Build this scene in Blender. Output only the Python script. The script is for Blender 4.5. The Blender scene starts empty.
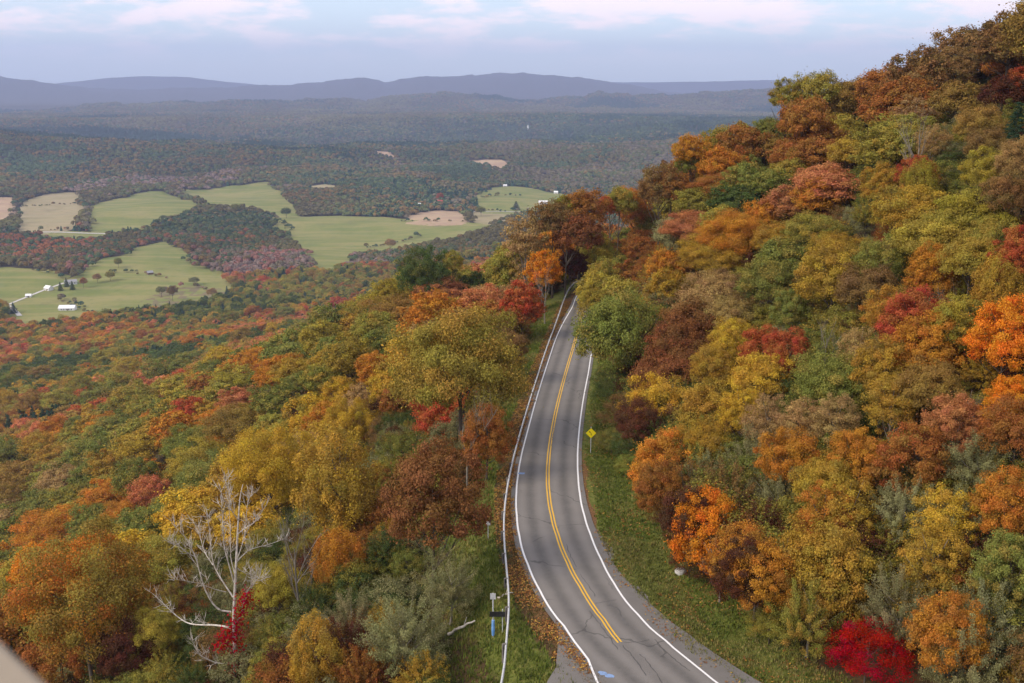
import bpy, bmesh, math, random
import numpy as np
from mathutils import Vector, Matrix
from mathutils.geometry import delaunay_2d_cdt

# ------------------------------------------------------------------ camera, sky, sun, exposure
scene = bpy.context.scene
COL = scene.collection
W, Hh = 1024, 683
LENS = 35.0
F_PX = LENS / 36.0 * W
HORIZON = 84.0
PITCH = math.atan((Hh / 2 - HORIZON) / F_PX)

cam_data = bpy.data.cameras.new('camera')
cam = bpy.data.objects.new('camera', cam_data)
COL.objects.link(cam)
scene.camera = cam
cam_data.lens = LENS
cam_data.clip_start = 0.1
cam_data.clip_end = 80000
cam_data.dof.use_dof = True
cam_data.dof.focus_distance = 140
cam_data.dof.aperture_fstop = 4.0
cam.location = (0, 0, 0)
cam.rotation_euler = (math.pi / 2 - PITCH, 0, 0)

SUN_EL, SUN_AZ = 38.0, -115.0          # azimuth clockwise from +Y (the view direction)
world = bpy.data.worlds.new('World')
scene.world = world
world.use_nodes = True
wn, wl = world.node_tree.nodes, world.node_tree.links
bg = wn['Background']
sky = wn.new('ShaderNodeTexSky')
sky.sky_type = 'NISHITA'
sky.sun_disc = False
sky.sun_elevation = math.radians(SUN_EL)
sky.sun_rotation = math.radians(SUN_AZ)
sky.altitude = 800
sky.air_density = 1.0
sky.dust_density = 1.6
sky.ozone_density = 1.2
bg.inputs['Strength'].default_value = 0.15
tc = wn.new('ShaderNodeTexCoord')
sep = wn.new('ShaderNodeSeparateXYZ')
wl.new(tc.outputs['Generated'], sep.inputs[0])
def wmath(op, a, b=None, clamp=False):
    n = wn.new('ShaderNodeMath'); n.operation = op; n.use_clamp = clamp
    for i, v in enumerate((a, b)):
        if v is None: continue
        if isinstance(v, (int, float)): n.inputs[i].default_value = v
        else: wl.new(v, n.inputs[i])
    return n.outputs[0]
zz = wmath('MAXIMUM', wmath('ADD', sep.outputs[2], 0.20), 0.05)
cx = wmath('DIVIDE', sep.outputs[0], zz)
cy = wmath('DIVIDE', sep.outputs[1], zz)
cmb = wn.new('ShaderNodeCombineXYZ')
wl.new(cx, cmb.inputs[0]); wl.new(cy, cmb.inputs[1])
cmb.inputs[2].default_value = 5.2
cn = wn.new('ShaderNodeTexNoise')
cn.inputs['Scale'].default_value = 2.3
cn.inputs['Detail'].default_value = 7
cn.inputs['Roughness'].default_value = 0.6
wl.new(cmb.outputs[0], cn.inputs['Vector'])
cr = wn.new('ShaderNodeMapRange'); cr.interpolation_type = 'SMOOTHSTEP'
cr.inputs['From Min'].default_value = 0.44; cr.inputs['From Max'].default_value = 0.60
wl.new(cn.outputs[0], cr.inputs['Value'])
# a thin even veil of high cloud whitens the whole sky, puffs sit in front of it
veil = wn.new('ShaderNodeMixRGB'); veil.inputs[0].default_value = 0.55
wl.new(sky.outputs[0], veil.inputs[1]); veil.inputs[2].default_value = (5.3, 6.1, 6.8, 1)
puff = wn.new('ShaderNodeMixRGB')
elev = wn.new('ShaderNodeMapRange'); elev.interpolation_type = 'SMOOTHSTEP'
elev.inputs['From Min'].default_value = 0.012; elev.inputs['From Max'].default_value = 0.06
wl.new(sep.outputs[2], elev.inputs['Value'])
pm_ = wmath('MULTIPLY', wmath('MULTIPLY', cr.outputs[0], elev.outputs[0]), 0.75)
wl.new(pm_, puff.inputs[0])
wl.new(veil.outputs[0], puff.inputs[1]); puff.inputs[2].default_value = (8.6, 6.9, 6.7, 1)
wl.new(puff.outputs[0], bg.inputs['Color'])

sun_d = bpy.data.lights.new('sun', 'SUN')
sun_d.energy = 2.2
sun_d.angle = math.radians(28)
sun_d.color = (1.0, 0.87, 0.70)
sun = bpy.data.objects.new('sun', sun_d)
COL.objects.link(sun)
az, el = math.radians(SUN_AZ), math.radians(SUN_EL)
sdir = Vector((math.sin(az) * math.cos(el), math.cos(az) * math.cos(el), math.sin(el)))
sun.rotation_euler = sdir.to_track_quat('Z', 'Y').to_euler()

vs = scene.view_settings
vs.view_transform = 'Standard'; vs.look = 'None'; vs.gamma = 1.0; vs.use_curve_mapping = False
vs.exposure = 0.5
cy_ = scene.cycles
cy_.use_denoising = True
cy_.max_bounces = 6; cy_.diffuse_bounces = 3; cy_.glossy_bounces = 2
cy_.transmission_bounces = 3; cy_.transparent_max_bounces = 4; cy_.volume_bounces = 0
cy_.caustics_reflective = False; cy_.caustics_refractive = False
HAZE_DENSITY = 0.86e-4
HAZE_COLOR = (0.53, 0.64, 0.99, 1)

# ------------------------------------------------------------------ small helpers
def tag(o, label=None, cat=None, group=None, kind=None):
    if label: o['label'] = label
    if cat: o['category'] = cat
    if group: o['group'] = group
    if kind: o['kind'] = kind
    return o

def mesh_np(name, verts, faces, mats=(), attrs=None, smooth=False, uv=None):
    """a mesh from numpy arrays; faces is (n,3) or (n,4); attrs: {name: (n_verts,4)}"""
    me = bpy.data.meshes.new(name)
    verts = np.asarray(verts, np.float32); faces = np.asarray(faces, np.int32)
    n, k = faces.shape
    me.vertices.add(len(verts)); me.vertices.foreach_set('co', verts.ravel())
    me.loops.add(n * k); me.loops.foreach_set('vertex_index', faces.ravel())
    me.polygons.add(n); me.polygons.foreach_set('loop_start', np.arange(0, n * k, k, dtype=np.int32))
    if smooth: me.polygons.foreach_set('use_smooth', np.ones(n, bool))
    for a, v in (attrs or {}).items():
        at = me.attributes.new(a, 'FLOAT_COLOR', 'POINT')
        at.data.foreach_set('color', np.asarray(v, np.float32).ravel())
    if uv is not None:
        ul = me.uv_layers.new(name='UVMap')
        ul.data.foreach_set('uv', np.asarray(uv, np.float32)[faces.ravel()].ravel())
    for m in mats: me.materials.append(m)
    me.update(calc_edges=True)
    return me

def link(name, me, parent=None, loc=None):
    o = bpy.data.objects.new(name, me); COL.objects.link(o)
    if parent is not None: o.parent = parent
    if loc is not None: o.location = loc
    return o

def empty(name, loc, rz=0.0):
    o = bpy.data.objects.new(name, None); COL.objects.link(o)
    o.empty_display_size = 0.5
    o.location = loc; o.rotation_euler = (0, 0, rz)
    return o

class MB:
    """collects boxes, tubes and prisms into one mesh"""
    def __init__(s): s.v = []; s.f = []
    def quad_box(s, c, size, rot=None):
        x, y, z = size[0] / 2, size[1] / 2, size[2] / 2
        b = len(s.v)
        for p in ((-x,-y,-z),(x,-y,-z),(x,y,-z),(-x,y,-z),(-x,-y,z),(x,-y,z),(x,y,z),(-x,y,z)):
            q = Vector(p)
            if rot is not None: q = rot @ q
            s.v.append(tuple(q + Vector(c)))
        s.f += [tuple(b + i for i in q) for q in ((0,3,2,1),(4,5,6,7),(0,1,5,4),(1,2,6,5),(2,3,7,6),(3,0,4,7))]
        return s
    def tube(s, pts, radii, n=6, cap=True):
        pts = [Vector(p) for p in pts]
        b = len(s.v)
        for i, p in enumerate(pts):
            d = (pts[min(i + 1, len(pts) - 1)] - pts[max(i - 1, 0)]).normalized()
            a = Vector((1, 0, 0)) if abs(d.x) < 0.8 else Vector((0, 1, 0))
            u = d.cross(a).normalized(); w = d.cross(u)
            for j in range(n):
                t = 2 * math.pi * j / n
                s.v.append(tuple(p + (u * math.cos(t) + w * math.sin(t)) * radii[i]))
        for i in range(len(pts) - 1):
            for j in range(n):
                a0, a1 = b + i * n + j, b + i * n + (j + 1) % n
                s.f.append((a0, a1, a1 + n, a0 + n))
        if cap:
            s.f.append(tuple(b + (len(pts) - 1) * n + j for j in range(n)))
            s.f.append(tuple(b + j for j in reversed(range(n))))
        return s
    def prism(s, prof, y0, y1):
        """closed profile in (x,z) from y0 to y1"""
        b = len(s.v); n = len(prof)
        for y in (y0, y1):
            for x, z in prof: s.v.append((x, y, z))
        for j in range(n):
            k = (j + 1) % n
            s.f.append((b + j, b + k, b + n + k, b + n + j))
        s.f.append(tuple(b + j for j in reversed(range(n)))); s.f.append(tuple(b + n + j for j in range(n)))
        return s
    def mesh(s, name, mat, smooth=False):
        me = bpy.data.meshes.new(name); me.from_pydata(s.v, [], s.f)
        if mat: me.materials.append(mat)
        if smooth: me.polygons.foreach_set('use_smooth', np.ones(len(s.f), bool))
        bm = bmesh.new(); bm.from_mesh(me); bmesh.ops.recalc_face_normals(bm, faces=bm.faces); bm.to_mesh(me); bm.free()
        me.update(); return me
    def build(s, name, mat, parent=None, smooth=False, loc=None):
        return link(name, s.mesh(name, mat, smooth), parent, loc)

# --- numpy value noise
_P = np.random.RandomState(7).randint(0, 2**31 - 1, 4096)
def _hash(ix, iy, seed):
    h = _P[(ix + seed * 131) & 4095]
    return (_P[(h + iy) & 4095] / float(2**31 - 1))
def vnoise(x, y, seed=0):
    xf, yf = np.floor(x), np.floor(y)
    ix, iy = xf.astype(np.int64), yf.astype(np.int64)
    u, v = x - xf, y - yf
    u = u * u * u * (u * (u * 6 - 15) + 10); v = v * v * v * (v * (v * 6 - 15) + 10)
    a, b = _hash(ix, iy, seed), _hash(ix + 1, iy, seed)
    c, d = _hash(ix, iy + 1, seed), _hash(ix + 1, iy + 1, seed)
    return (a + (b - a) * u) * (1 - v) + (c + (d - c) * u) * v
def fbm(x, y, octv=4, seed=0, gain=0.5):
    s, amp, tot = 0.0, 1.0, 0.0
    for i in range(octv):
        s = s + amp * vnoise(x * 2**i + 17.3 * i, y * 2**i - 9.1 * i, seed + i); tot += amp; amp *= gain
    return s / tot                                     # 0..1
def smooth01(t):
    t = np.clip(t, 0, 1); return t * t * (3 - 2 * t)

# --- photograph pixel -> ray of the camera that stands at the origin (only used to find WHERE on the ground things stand)
CP, SP = math.cos(PITCH), math.sin(PITCH)
def ray(px, py):
    x = (px - W / 2) / F_PX; d = (py - Hh / 2) / F_PX
    return np.array([x, CP - d * SP, -SP - d * CP])      # unit depth along the optical axis
def to_px(p):
    x, y, z = p
    dep = y * CP - z * SP
    if dep <= 0.1: return (-9999, -9999)
    return (W / 2 + F_PX * x / dep, Hh / 2 - F_PX * (y * SP + z * CP) / dep)
def zroad(x, y):
    return -32.6 - 0.03 * np.clip(y, -500, 900)
def on_road(px, py, up=0.0):
    r = ray(px, py)                                     # z*t = -32.6 + up - 0.03*y*t
    t = (-32.6 + up) / (r[2] + 0.03 * r[1])
    return r * t
def curve(pts, n=4, closed=False):
    p = np.asarray(pts, float)
    for _ in range(n):
        q = 0.75 * p[:-1] + 0.25 * p[1:]; r = 0.25 * p[:-1] + 0.75 * p[1:]
        m = np.empty((2 * len(q), p.shape[1])); m[0::2] = q; m[1::2] = r
        p = np.vstack([p[:1], m, p[-1:]])
    return p
def resample(p, step):
    p = np.asarray(p, float)
    s = np.r_[0, np.cumsum(np.linalg.norm(np.diff(p[:, :2], axis=0), axis=1))]
    m = max(2, int(s[-1] / step) + 1)
    t = np.linspace(0, s[-1], m)
    return np.c_[[np.interp(t, s, p[:, k]) for k in range(p.shape[1])]].T

# ------------------------------------------------------------------ the road in plan
L_LINE = [(603,700),(600,690),(590,664),(567,632),(547,606),(531,575),(520,545),(516,515),(516,490),(520,460),(528,430),(536,400),(547,365),(558,332),(572,308)]
R_LINE = [(740,700),(722,688),(690,662),(650,630),(620,596),(600,560),(586,525),(579,495),(577,460),(579,430),(583,400),(588,375)]
Y_LINE = [(620,644),(600,618),(583,592),(569,567),(558,540),(550,510),(547,480),(549,450),(554,420),(561,390),(568,365),(574,345),(580,322),(585,306)]
C_PX = [(672,690),(640,662),(608,632),(583,598),(566,568),(553,535),(547.5,505),(546.5,475),(549,447),(554,418),(560,392),(567,365),(574,342),(580.5,320),(586,303)]
c_vis = np.array([on_road(*p)[:2] for p in C_PX])
end = c_vis[-1]
c_far = np.array([[end[0] + 4.5, end[1] + 19], [end[0] + 12, end[1] + 38], [end[0] + 27, end[1] + 56], [end[0] + 52, end[1] + 69], [end[0] + 95, end[1] + 84], [420, 370], [1500, 740]])
c_near = np.array([[30, -700], [29, -60], [26, 2], [21, 22], [16, 36]])
CENTRE = resample(curve(np.vstack([c_near, c_vis, c_far]), 4), 1.5)
TAN = np.gradient(CENTRE, axis=0); TAN /= np.linalg.norm(TAN, axis=1)[:, None]
NRM = np.c_[TAN[:, 1], -TAN[:, 0]]                      # to the right of the direction of travel
CS = np.r_[0, np.cumsum(np.linalg.norm(np.diff(CENTRE, axis=0), axis=1))]
S_NOSE = float(CS[np.argmin(np.hypot(CENTRE[:, 0] - end[0], CENTRE[:, 1] - end[1]))]) + 15
def road_sd(x, y):
    """signed distance to the centre line (right +) and the arc length"""
    x = np.asarray(x, float).ravel(); y = np.asarray(y, float).ravel()
    out = np.empty(len(x)); arc = np.empty(len(x))
    keep = slice(None, None, 3)
    Cc, Nn, Sc = CENTRE[keep], NRM[keep], CS[keep]
    Tt = TAN[keep]
    for i in range(0, len(x), 20000):
        X, Y = x[i:i + 20000], y[i:i + 20000]
        d2 = (X[:, None] - Cc[None, :, 0])**2 + (Y[:, None] - Cc[None, :, 1])**2
        k = d2.argmin(1)
        dx, dy = X - Cc[k, 0], Y - Cc[k, 1]
        side = dx * Nn[k, 0] + dy * Nn[k, 1]
        al = dx * Tt[k, 0] + dy * Tt[k, 1]
        dist = np.sqrt(d2[np.arange(len(X)), k])
        dist = np.where(np.abs(al) < 3, np.abs(side), dist)
        out[i:i + 20000] = np.where(side >= 0, dist, -dist); arc[i:i + 20000] = Sc[k] + al
    return out, arc

# ------------------------------------------------------------------ terrain height
RIDGES = [  # distance, width, base, [(photo x, photo y of the crest)], crest roughness in metres
    (8300, 800, -190, [(-400,110),(0,113),(60,111),(100,105),(130,108),(170,102),(215,105),(250,101),(290,104),(330,99),(365,102),(400,96),(450,94),(500,98),(525,103),(560,99),(600,93),(625,97),(650,97),(700,94),(760,92),(820,90),(1400,92)], 50),
    (13000, 1300, -170, [(-400,70),(0,77),(30,80),(60,85),(90,88),(140,90),(200,88),(260,86),(320,81),(345,78),(362,79),(385,82),(420,77),(450,77),(500,74),(540,75),(580,79),(620,84),(660,91),(720,95),(1400,95)], 52),
    (16200, 900, -150, [(-400,90),(30,87),(70,82),(110,78),(150,76),(190,77),(220,81),(260,85),(320,87),(560,86),(610,82),(660,82),(720,81),(780,80),(860,82),(1400,82)], 12),
]
def _ridge_tab(pts):
    a, e = [], []
    for px, py in pts:
        r = ray(px, py); h = math.hypot(r[0], r[1])
        a.append(math.atan2(r[0], r[1])); e.append(r[2] / h)
    return np.array(a), np.array(e)
RTAB = [_ridge_tab(r[3]) for r in RIDGES]
def H(x, y):
    shp = np.shape(x)
    x = np.asarray(x, float).ravel(); y = np.asarray(y, float).ravel()
    r = np.hypot(x, y)
    z = np.empty(len(x))
    near = r < 2200
    # the spur with the road on its flank
    d, arc = np.zeros(len(x)), np.zeros(len(x))
    if near.any():
        d[near], arc[near] = road_sd(x[near], y[near])
    zr = zroad(x, y)
    dl = np.maximum(-d - 5.6, 0)
    # steep below the road, a gentler shoulder runs on beyond the bend
    th = np.degrees(np.arctan2(x - 8, y - 120))
    sl = np.interp(th, [-180, -70, -50, -36, -16, 0, 40, 180], [0.6, 0.72, 0.72, 0.52, 0.37, 0.34, 0.45, 0.6])
    left = zr - 0.22 * smooth01((-d - 3.2) / 3.5) - 212 * (1 - np.exp(-dl * sl / 212))
    dr = np.maximum(d - 7.6 - 1.8 * smooth01((112 - y) / 30), 0)
    steep = 0.72 + 0.16 * smooth01((arc - S_NOSE) / 25)
    rise = steep * (np.sqrt(dr * dr + 9) - 3)
    rise = np.where(rise > 40, 40 + (rise - 40) * 0.55, rise)
    nose = np.interp(rise, [0, 2.5, 6, 12, 20, 27, 34, 41, 44, 80], [0, 8, 15.0, 19, 23.8, 27.2, 31.0, 36.5, 39.5, 66])
    wy = smooth01((y - 115) / 55); rise = rise * (1 - wy) + nose * wy
    right = zr - 0.35 * smooth01((d - 4.0) / 2.5) * smooth01((9.0 - d) / 2.0) + rise
    zn = np.where(d < 0, left, right)
    away = smooth01((np.abs(d) - 10) / 30)
    zn = zn + away * (fbm(x / 38, y / 38, 3, 3) - 0.5) * 5.0
    # valley floor and the hills beyond it
    roll = (fbm(x / 330, y / 330, 3, 11) - 0.5) * (26 + 26 * smooth01((r - 1500) / 1500))
    far = smooth01((r - 2100) / 5200)
    hills = (fbm(x / 1500 + 3.1, y / 1500, 4, 23) - 0.42) * 300 * smooth01((r - 2300) / 1300) * (0.55 + 0.45 * far)
    base = -243 + 40 * far + roll + hills
    lim = -r * (113 - HORIZON) / F_PX                     # the wooded hills stay below the first ridge
    wf = smooth01((r - 4200) / 2800); base = base * (1 - wf) + np.maximum(base, -0.0275 * r + 10) * wf
    base = np.where(r > 2600, np.where(base > lim - 25, lim - 25 + 25 * np.tanh((base - lim + 25) / 50), base), base)
    k = smooth01((r - 620) / 900)
    inside = (d > 0) & near
    z = np.where(inside, zn, zn * (1 - k) + base * k)
    z = np.where(near, z, base)
    z = np.where((r > 1500) & inside, base + np.maximum(zn - base, 0) * smooth01((2200 - r) / 700), z)
    # mountain ridges
    aa = np.arctan2(x, y)
    for (R, w, b0, _, rough), (ta, te) in zip(RIDGES, RTAB):
        crest = np.interp(aa, ta, te) * R
        g = np.exp(-((r - R) / w)**2)
        spurs = (0.5 * fbm(aa * 75 + R, r / 900.0, 5, 31, 0.6) + 0.5 * fbm(aa * 19 + R, r / 2500.0, 3, 37) - 0.5) * rough * 3.0
        m = r > R - 3 * w
        z = np.where(m, np.maximum(z * 1.0, b0 + (crest - b0) * g + spurs * np.minimum(g * 1.6, 1.0) * 0.7), z)
    z = np.where(r > 6900, np.maximum(z, -235), z)
    return z.reshape(shp)
_TT = np.unique(np.r_[np.geomspace(25, 400, 700), np.geomspace(400, 9000, 900)])
def ground_hit(px, py, up=0.0, tmin=25):
    """where the sight line through a photo pixel comes within `up` metres of the ground"""
    r = ray(px, py)
    t = _TT[_TT >= tmin]
    p = t[:, None] * r[None]
    g = p[:, 2] - H(p[:, 0], p[:, 1]) - up
    i = np.argmax(g <= 0)
    if g[i] > 0: return None
    if i == 0: return p[0]
    f = g[i - 1] / (g[i - 1] - g[i] + 1e-9)
    tt = t[i - 1] + f * (t[i] - t[i - 1])
    return r * tt

# ------------------------------------------------------------------ materials
def new_mat(name):
    m = bpy.data.materials.new(name); m.use_nodes = True
    nt = m.node_tree
    for n in list(nt.nodes): nt.nodes.remove(n)
    out = nt.nodes.new('ShaderNodeOutputMaterial')
    return m, nt, out
def nd(nt, t, **kw):
    n = nt.nodes.new(t)
    for k, v in kw.items():
        if hasattr(n, k) and k not in n.inputs: setattr(n, k, v)
        else: n.inputs[k].default_value = v
    return n
def noise_node(nt, scale, detail=4, rough=0.55, vec=None):
    n = nt.nodes.new('ShaderNodeTexNoise'); n.inputs['Scale'].default_value = scale
    n.inputs['Detail'].default_value = detail; n.inputs['Roughness'].default_value = rough
    if vec is not None: nt.links.new(vec, n.inputs['Vector'])
    return n.outputs[0]
def ramp(nt, fac, stops):
    r = nt.nodes.new('ShaderNodeValToRGB'); e = r.color_ramp.elements
    while len(e) < len(stops): e.new(0.5)
    for i, (p, c) in enumerate(stops): e[i].position = p; e[i].color = (*c, 1)
    nt.links.new(fac, r.inputs[0]); return r.outputs[0]
def mixc(nt, fac, a, b, mode='MIX'):
    n = nt.nodes.new('ShaderNodeMixRGB'); n.blend_type = mode
    for i, v in enumerate((fac, a, b)):
        if isinstance(v, (int, float)): n.inputs[i].default_value = v
        elif isinstance(v, tuple): n.inputs[i].default_value = (*v, 1)
        else: nt.links.new(v, n.inputs[i])
    return n.outputs[0]
def mth(nt, op, a, b=None, clamp=False):
    n = nt.nodes.new('ShaderNodeMath'); n.operation = op; n.use_clamp = clamp
    for i, v in enumerate((a, b)):
        if v is None: continue
        if isinstance(v, (int, float)): n.inputs[i].default_value = v
        else: nt.links.new(v, n.inputs[i])
    return n.outputs[0]
def sstep(nt, v, a, b):
    n = nt.nodes.new('ShaderNodeMapRange'); n.interpolation_type = 'SMOOTHSTEP'
    n.inputs['From Min'].default_value = a; n.inputs['From Max'].default_value = b
    nt.links.new(v, n.inputs['Value']); return n.outputs[0]
def pos(nt):
    return nt.nodes.new('ShaderNodeNewGeometry').outputs['Position']
def attr(nt, name, kind='GEOMETRY'):
    a = nt.nodes.new('ShaderNodeAttribute'); a.attribute_type = kind; a.attribute_name = name
    return a
def bsdf(nt, out, col, rough=0.9, bump=None, bstr=0.3, bdist=0.05, metal=0.0, spec=0.3):
    b = nt.nodes.new('ShaderNodeBsdfPrincipled')
    b.inputs['Roughness'].default_value = rough; b.inputs['Metallic'].default_value = metal
    b.inputs['Specular IOR Level'].default_value = spec
    if isinstance(col, tuple): b.inputs['Base Color'].default_value = (*col, 1)
    else: nt.links.new(col, b.inputs['Base Color'])
    if bump is not None:
        bn = nt.nodes.new('ShaderNodeBump'); bn.inputs['Strength'].default_value = bstr
        bn.inputs['Distance'].default_value = bdist
        nt.links.new(bump, bn.inputs['Height']); nt.links.new(bn.outputs[0], b.inputs['Normal'])
    nt.links.new(b.outputs[0], out.inputs['Surface'])
    return b
def simple(name, c0, c1, scale=3.0, rough=0.85, metal=0.0, bump=0.2, bdist=0.02, spec=0.3):
    m, nt, out = new_mat(name)
    n = noise_node(nt, scale, 6, 0.6, attr_obj(nt))
    bsdf(nt, out, ramp(nt, n, [(0.3, c0), (0.7, c1)]), rough, n, bump, bdist, metal, spec)
    return m
def attr_obj(nt):
    return nt.nodes.new('ShaderNodeTexCoord').outputs['Object']

def leaf_material():
    """leaves: the two tints are properties of each tree; every clump and leaf varies between them"""
    m, nt, out = new_mat('autumn_leaves')
    t1 = attr(nt, 'tint', 'INSTANCER').outputs['Color']; t2 = attr(nt, 'tint_b', 'INSTANCER').outputs['Color']
    lv = attr(nt, 'leafvar'); s = nt.nodes.new('ShaderNodeSeparateColor'); nt.links.new(lv.outputs['Color'], s.inputs[0])
    f = sstep(nt, mth(nt, 'ADD', mth(nt, 'MULTIPLY', s.outputs[1], 0.75), mth(nt, 'MULTIPLY', s.outputs[0], 0.25)), 0.42, 0.88)
    c = mixc(nt, f, t1, t2)
    hs = nt.nodes.new('ShaderNodeHueSaturation'); nt.links.new(c, hs.inputs['Color'])
    nt.links.new(mth(nt, 'ADD', 0.482, mth(nt, 'MULTIPLY', s.outputs[2], 0.036)), hs.inputs['Hue'])
    nt.links.new(mth(nt, 'ADD', 0.70, mth(nt, 'MULTIPLY', s.outputs[0], 0.84)), hs.inputs['Value'])
    d = nt.nodes.new('ShaderNodeBsdfDiffuse'); t = nt.nodes.new('ShaderNodeBsdfTranslucent')
    nt.links.new(hs.outputs[0], d.inputs[0]); nt.links.new(hs.outputs[0], t.inputs[0])
    ms = nt.nodes.new('ShaderNodeMixShader'); ms.inputs[0].default_value = 0.28
    nt.links.new(d.outputs[0], ms.inputs[1]); nt.links.new(t.outputs[0], ms.inputs[2])
    nt.links.new(ms.outputs[0], out.inputs['Surface'])
    return m
M = {}
M['leaf'] = leaf_material()
def far_leaf_material():
    m, nt, out = new_mat('distant_crowns')
    c = attr(nt, 'tint').outputs['Color']
    d = nt.nodes.new('ShaderNodeBsdfDiffuse'); nt.links.new(c, d.inputs[0])
    nt.links.new(d.outputs[0], out.inputs['Surface'])
    return m
M['farleaf'] = far_leaf_material()
M['bark'] = simple('grey_brown_bark', (0.055, 0.042, 0.032), (0.16, 0.125, 0.095), 5.0, 0.95, bump=0.6)
M['palebark'] = simple('pale_bark', (0.14, 0.12, 0.095), (0.34, 0.30, 0.25), 4.0, 0.9, bump=0.4)
M['deadwood'] = simple('bleached_dead_wood', (0.34, 0.30, 0.25), (0.74, 0.68, 0.60), 3.0, 0.9, bump=0.4)
M['galv'] = simple('galvanised_steel', (0.46, 0.47, 0.48), (0.66, 0.66, 0.66), 6.0, 0.55, 0.25)
M['postwood'] = simple('weathered_post', (0.10, 0.09, 0.08), (0.22, 0.20, 0.18), 8.0, 0.9)
M['white'] = simple('white_paint', (0.66, 0.66, 0.65), (0.82, 0.82, 0.80), 2.0, 0.7)
M['yellowsign'] = simple('yellow_sign_face', (0.72, 0.58, 0.01), (0.80, 0.66, 0.012), 3.0, 0.45, bump=0.02)
M['black'] = simple('black_plastic', (0.012, 0.012, 0.013), (0.03, 0.03, 0.03), 6.0, 0.6)
M['blue'] = simple('blue_wrap', (0.10, 0.27, 0.62), (0.22, 0.42, 0.74), 3.0, 0.6)
M['rock'] = simple('pale_rock', (0.42, 0.40, 0.37), (0.72, 0.70, 0.66), 3.0, 0.9, bump=0.6)
M['railwood'] = simple('pale_railing_wood', (0.27, 0.225, 0.17), (0.36, 0.30, 0.235), 6.0, 0.8)
M['redroof'] = simple('red_roof_metal', (0.30, 0.05, 0.035), (0.42, 0.08, 0.05), 2.0, 0.7)
M['greyroof'] = simple('grey_roof', (0.22, 0.22, 0.23), (0.36, 0.36, 0.37), 2.0, 0.7)
M['whiteroof'] = simple('white_metal_roof', (0.74, 0.75, 0.76), (0.86, 0.86, 0.86), 2.0, 0.5)
M['glass'] = simple('dark_window_glass', (0.02, 0.025, 0.03), (0.05, 0.055, 0.06), 2.0, 0.15)
M['brownwood'] = simple('brown_barn_boards', (0.14, 0.09, 0.06), (0.24, 0.16, 0.11), 3.0, 0.9)

def ground_material():
    m, nt, out = new_mat('woodland_ground')
    p = pos(nt)
    cov = nt.nodes.new('ShaderNodeSeparateColor'); nt.links.new(attr(nt, 'cover').outputs['Color'], cov.inputs[0])
    n1 = noise_node(nt, 0.35, 6, 0.6, p); n2 = noise_node(nt, 2.3, 5, 0.65, p); n3 = noise_node(nt, 0.004, 5, 0.6, p)
    n4 = noise_node(nt, 9.0, 3, 0.6, p)
    litter = ramp(nt, n2, [(0.25, (0.028, 0.020, 0.011)), (0.5, (0.075, 0.046, 0.022)), (0.75, (0.15, 0.085, 0.035))])
    under = ramp(nt, n1, [(0.35, (0.022, 0.032, 0.012)), (0.65, (0.05, 0.062, 0.02))])
    wood = mixc(nt, sstep(nt, n1, 0.45, 0.65), litter, under)
    hills = ramp(nt, n3, [(0.3, (0.045, 0.05, 0.034)), (0.45, (0.07, 0.055, 0.04)), (0.55, (0.05, 0.055, 0.036)), (0.7, (0.085, 0.06, 0.045))])
    hills = mixc(nt, 0.5, hills, ramp(nt, noise_node(nt, 0.03, 4, 0.7, p), [(0.3, (0.035, 0.042, 0.03)), (0.7, (0.09, 0.065, 0.045))]))
    grass = ramp(nt, n2, [(0.28, (0.055, 0.065, 0.014)), (0.5, (0.110, 0.125, 0.024)), (0.72, (0.19, 0.165, 0.05))])
    leaves = ramp(nt, n4, [(0.3, (0.06, 0.036, 0.018)), (0.5, (0.15, 0.075, 0.032)), (0.7, (0.25, 0.13, 0.055))])
    gravel = ramp(nt, n4, [(0.3, (0.11, 0.098, 0.085)), (0.7, (0.24, 0.215, 0.19))])
    edge = mth(nt, 'SUBTRACT', n2, 0.5)
    def wgt(o, soft=0.35):
        return sstep(nt, mth(nt, 'ADD', o, mth(nt, 'MULTIPLY', edge, 1.1)), 0.5 - soft / 2, 0.5 + soft / 2)
    sepa = nt.nodes.new('ShaderNodeVectorMath'); sepa.operation = 'LENGTH'; nt.links.new(p, sepa.inputs[0])
    c = mixc(nt, sstep(nt, sepa.outputs['Value'], 900, 2600), wood, hills)
    c = mixc(nt, wgt(cov.outputs[0]), c, grass)
    c = mixc(nt, wgt(cov.outputs[1]), c, leaves)
    c = mixc(nt, wgt(cov.outputs[2]), c, gravel)
    bsdf(nt, out, c, 0.95, n2, 0.6, 0.15, spec=0.15)
    return m
M['ground'] = ground_material()

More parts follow.
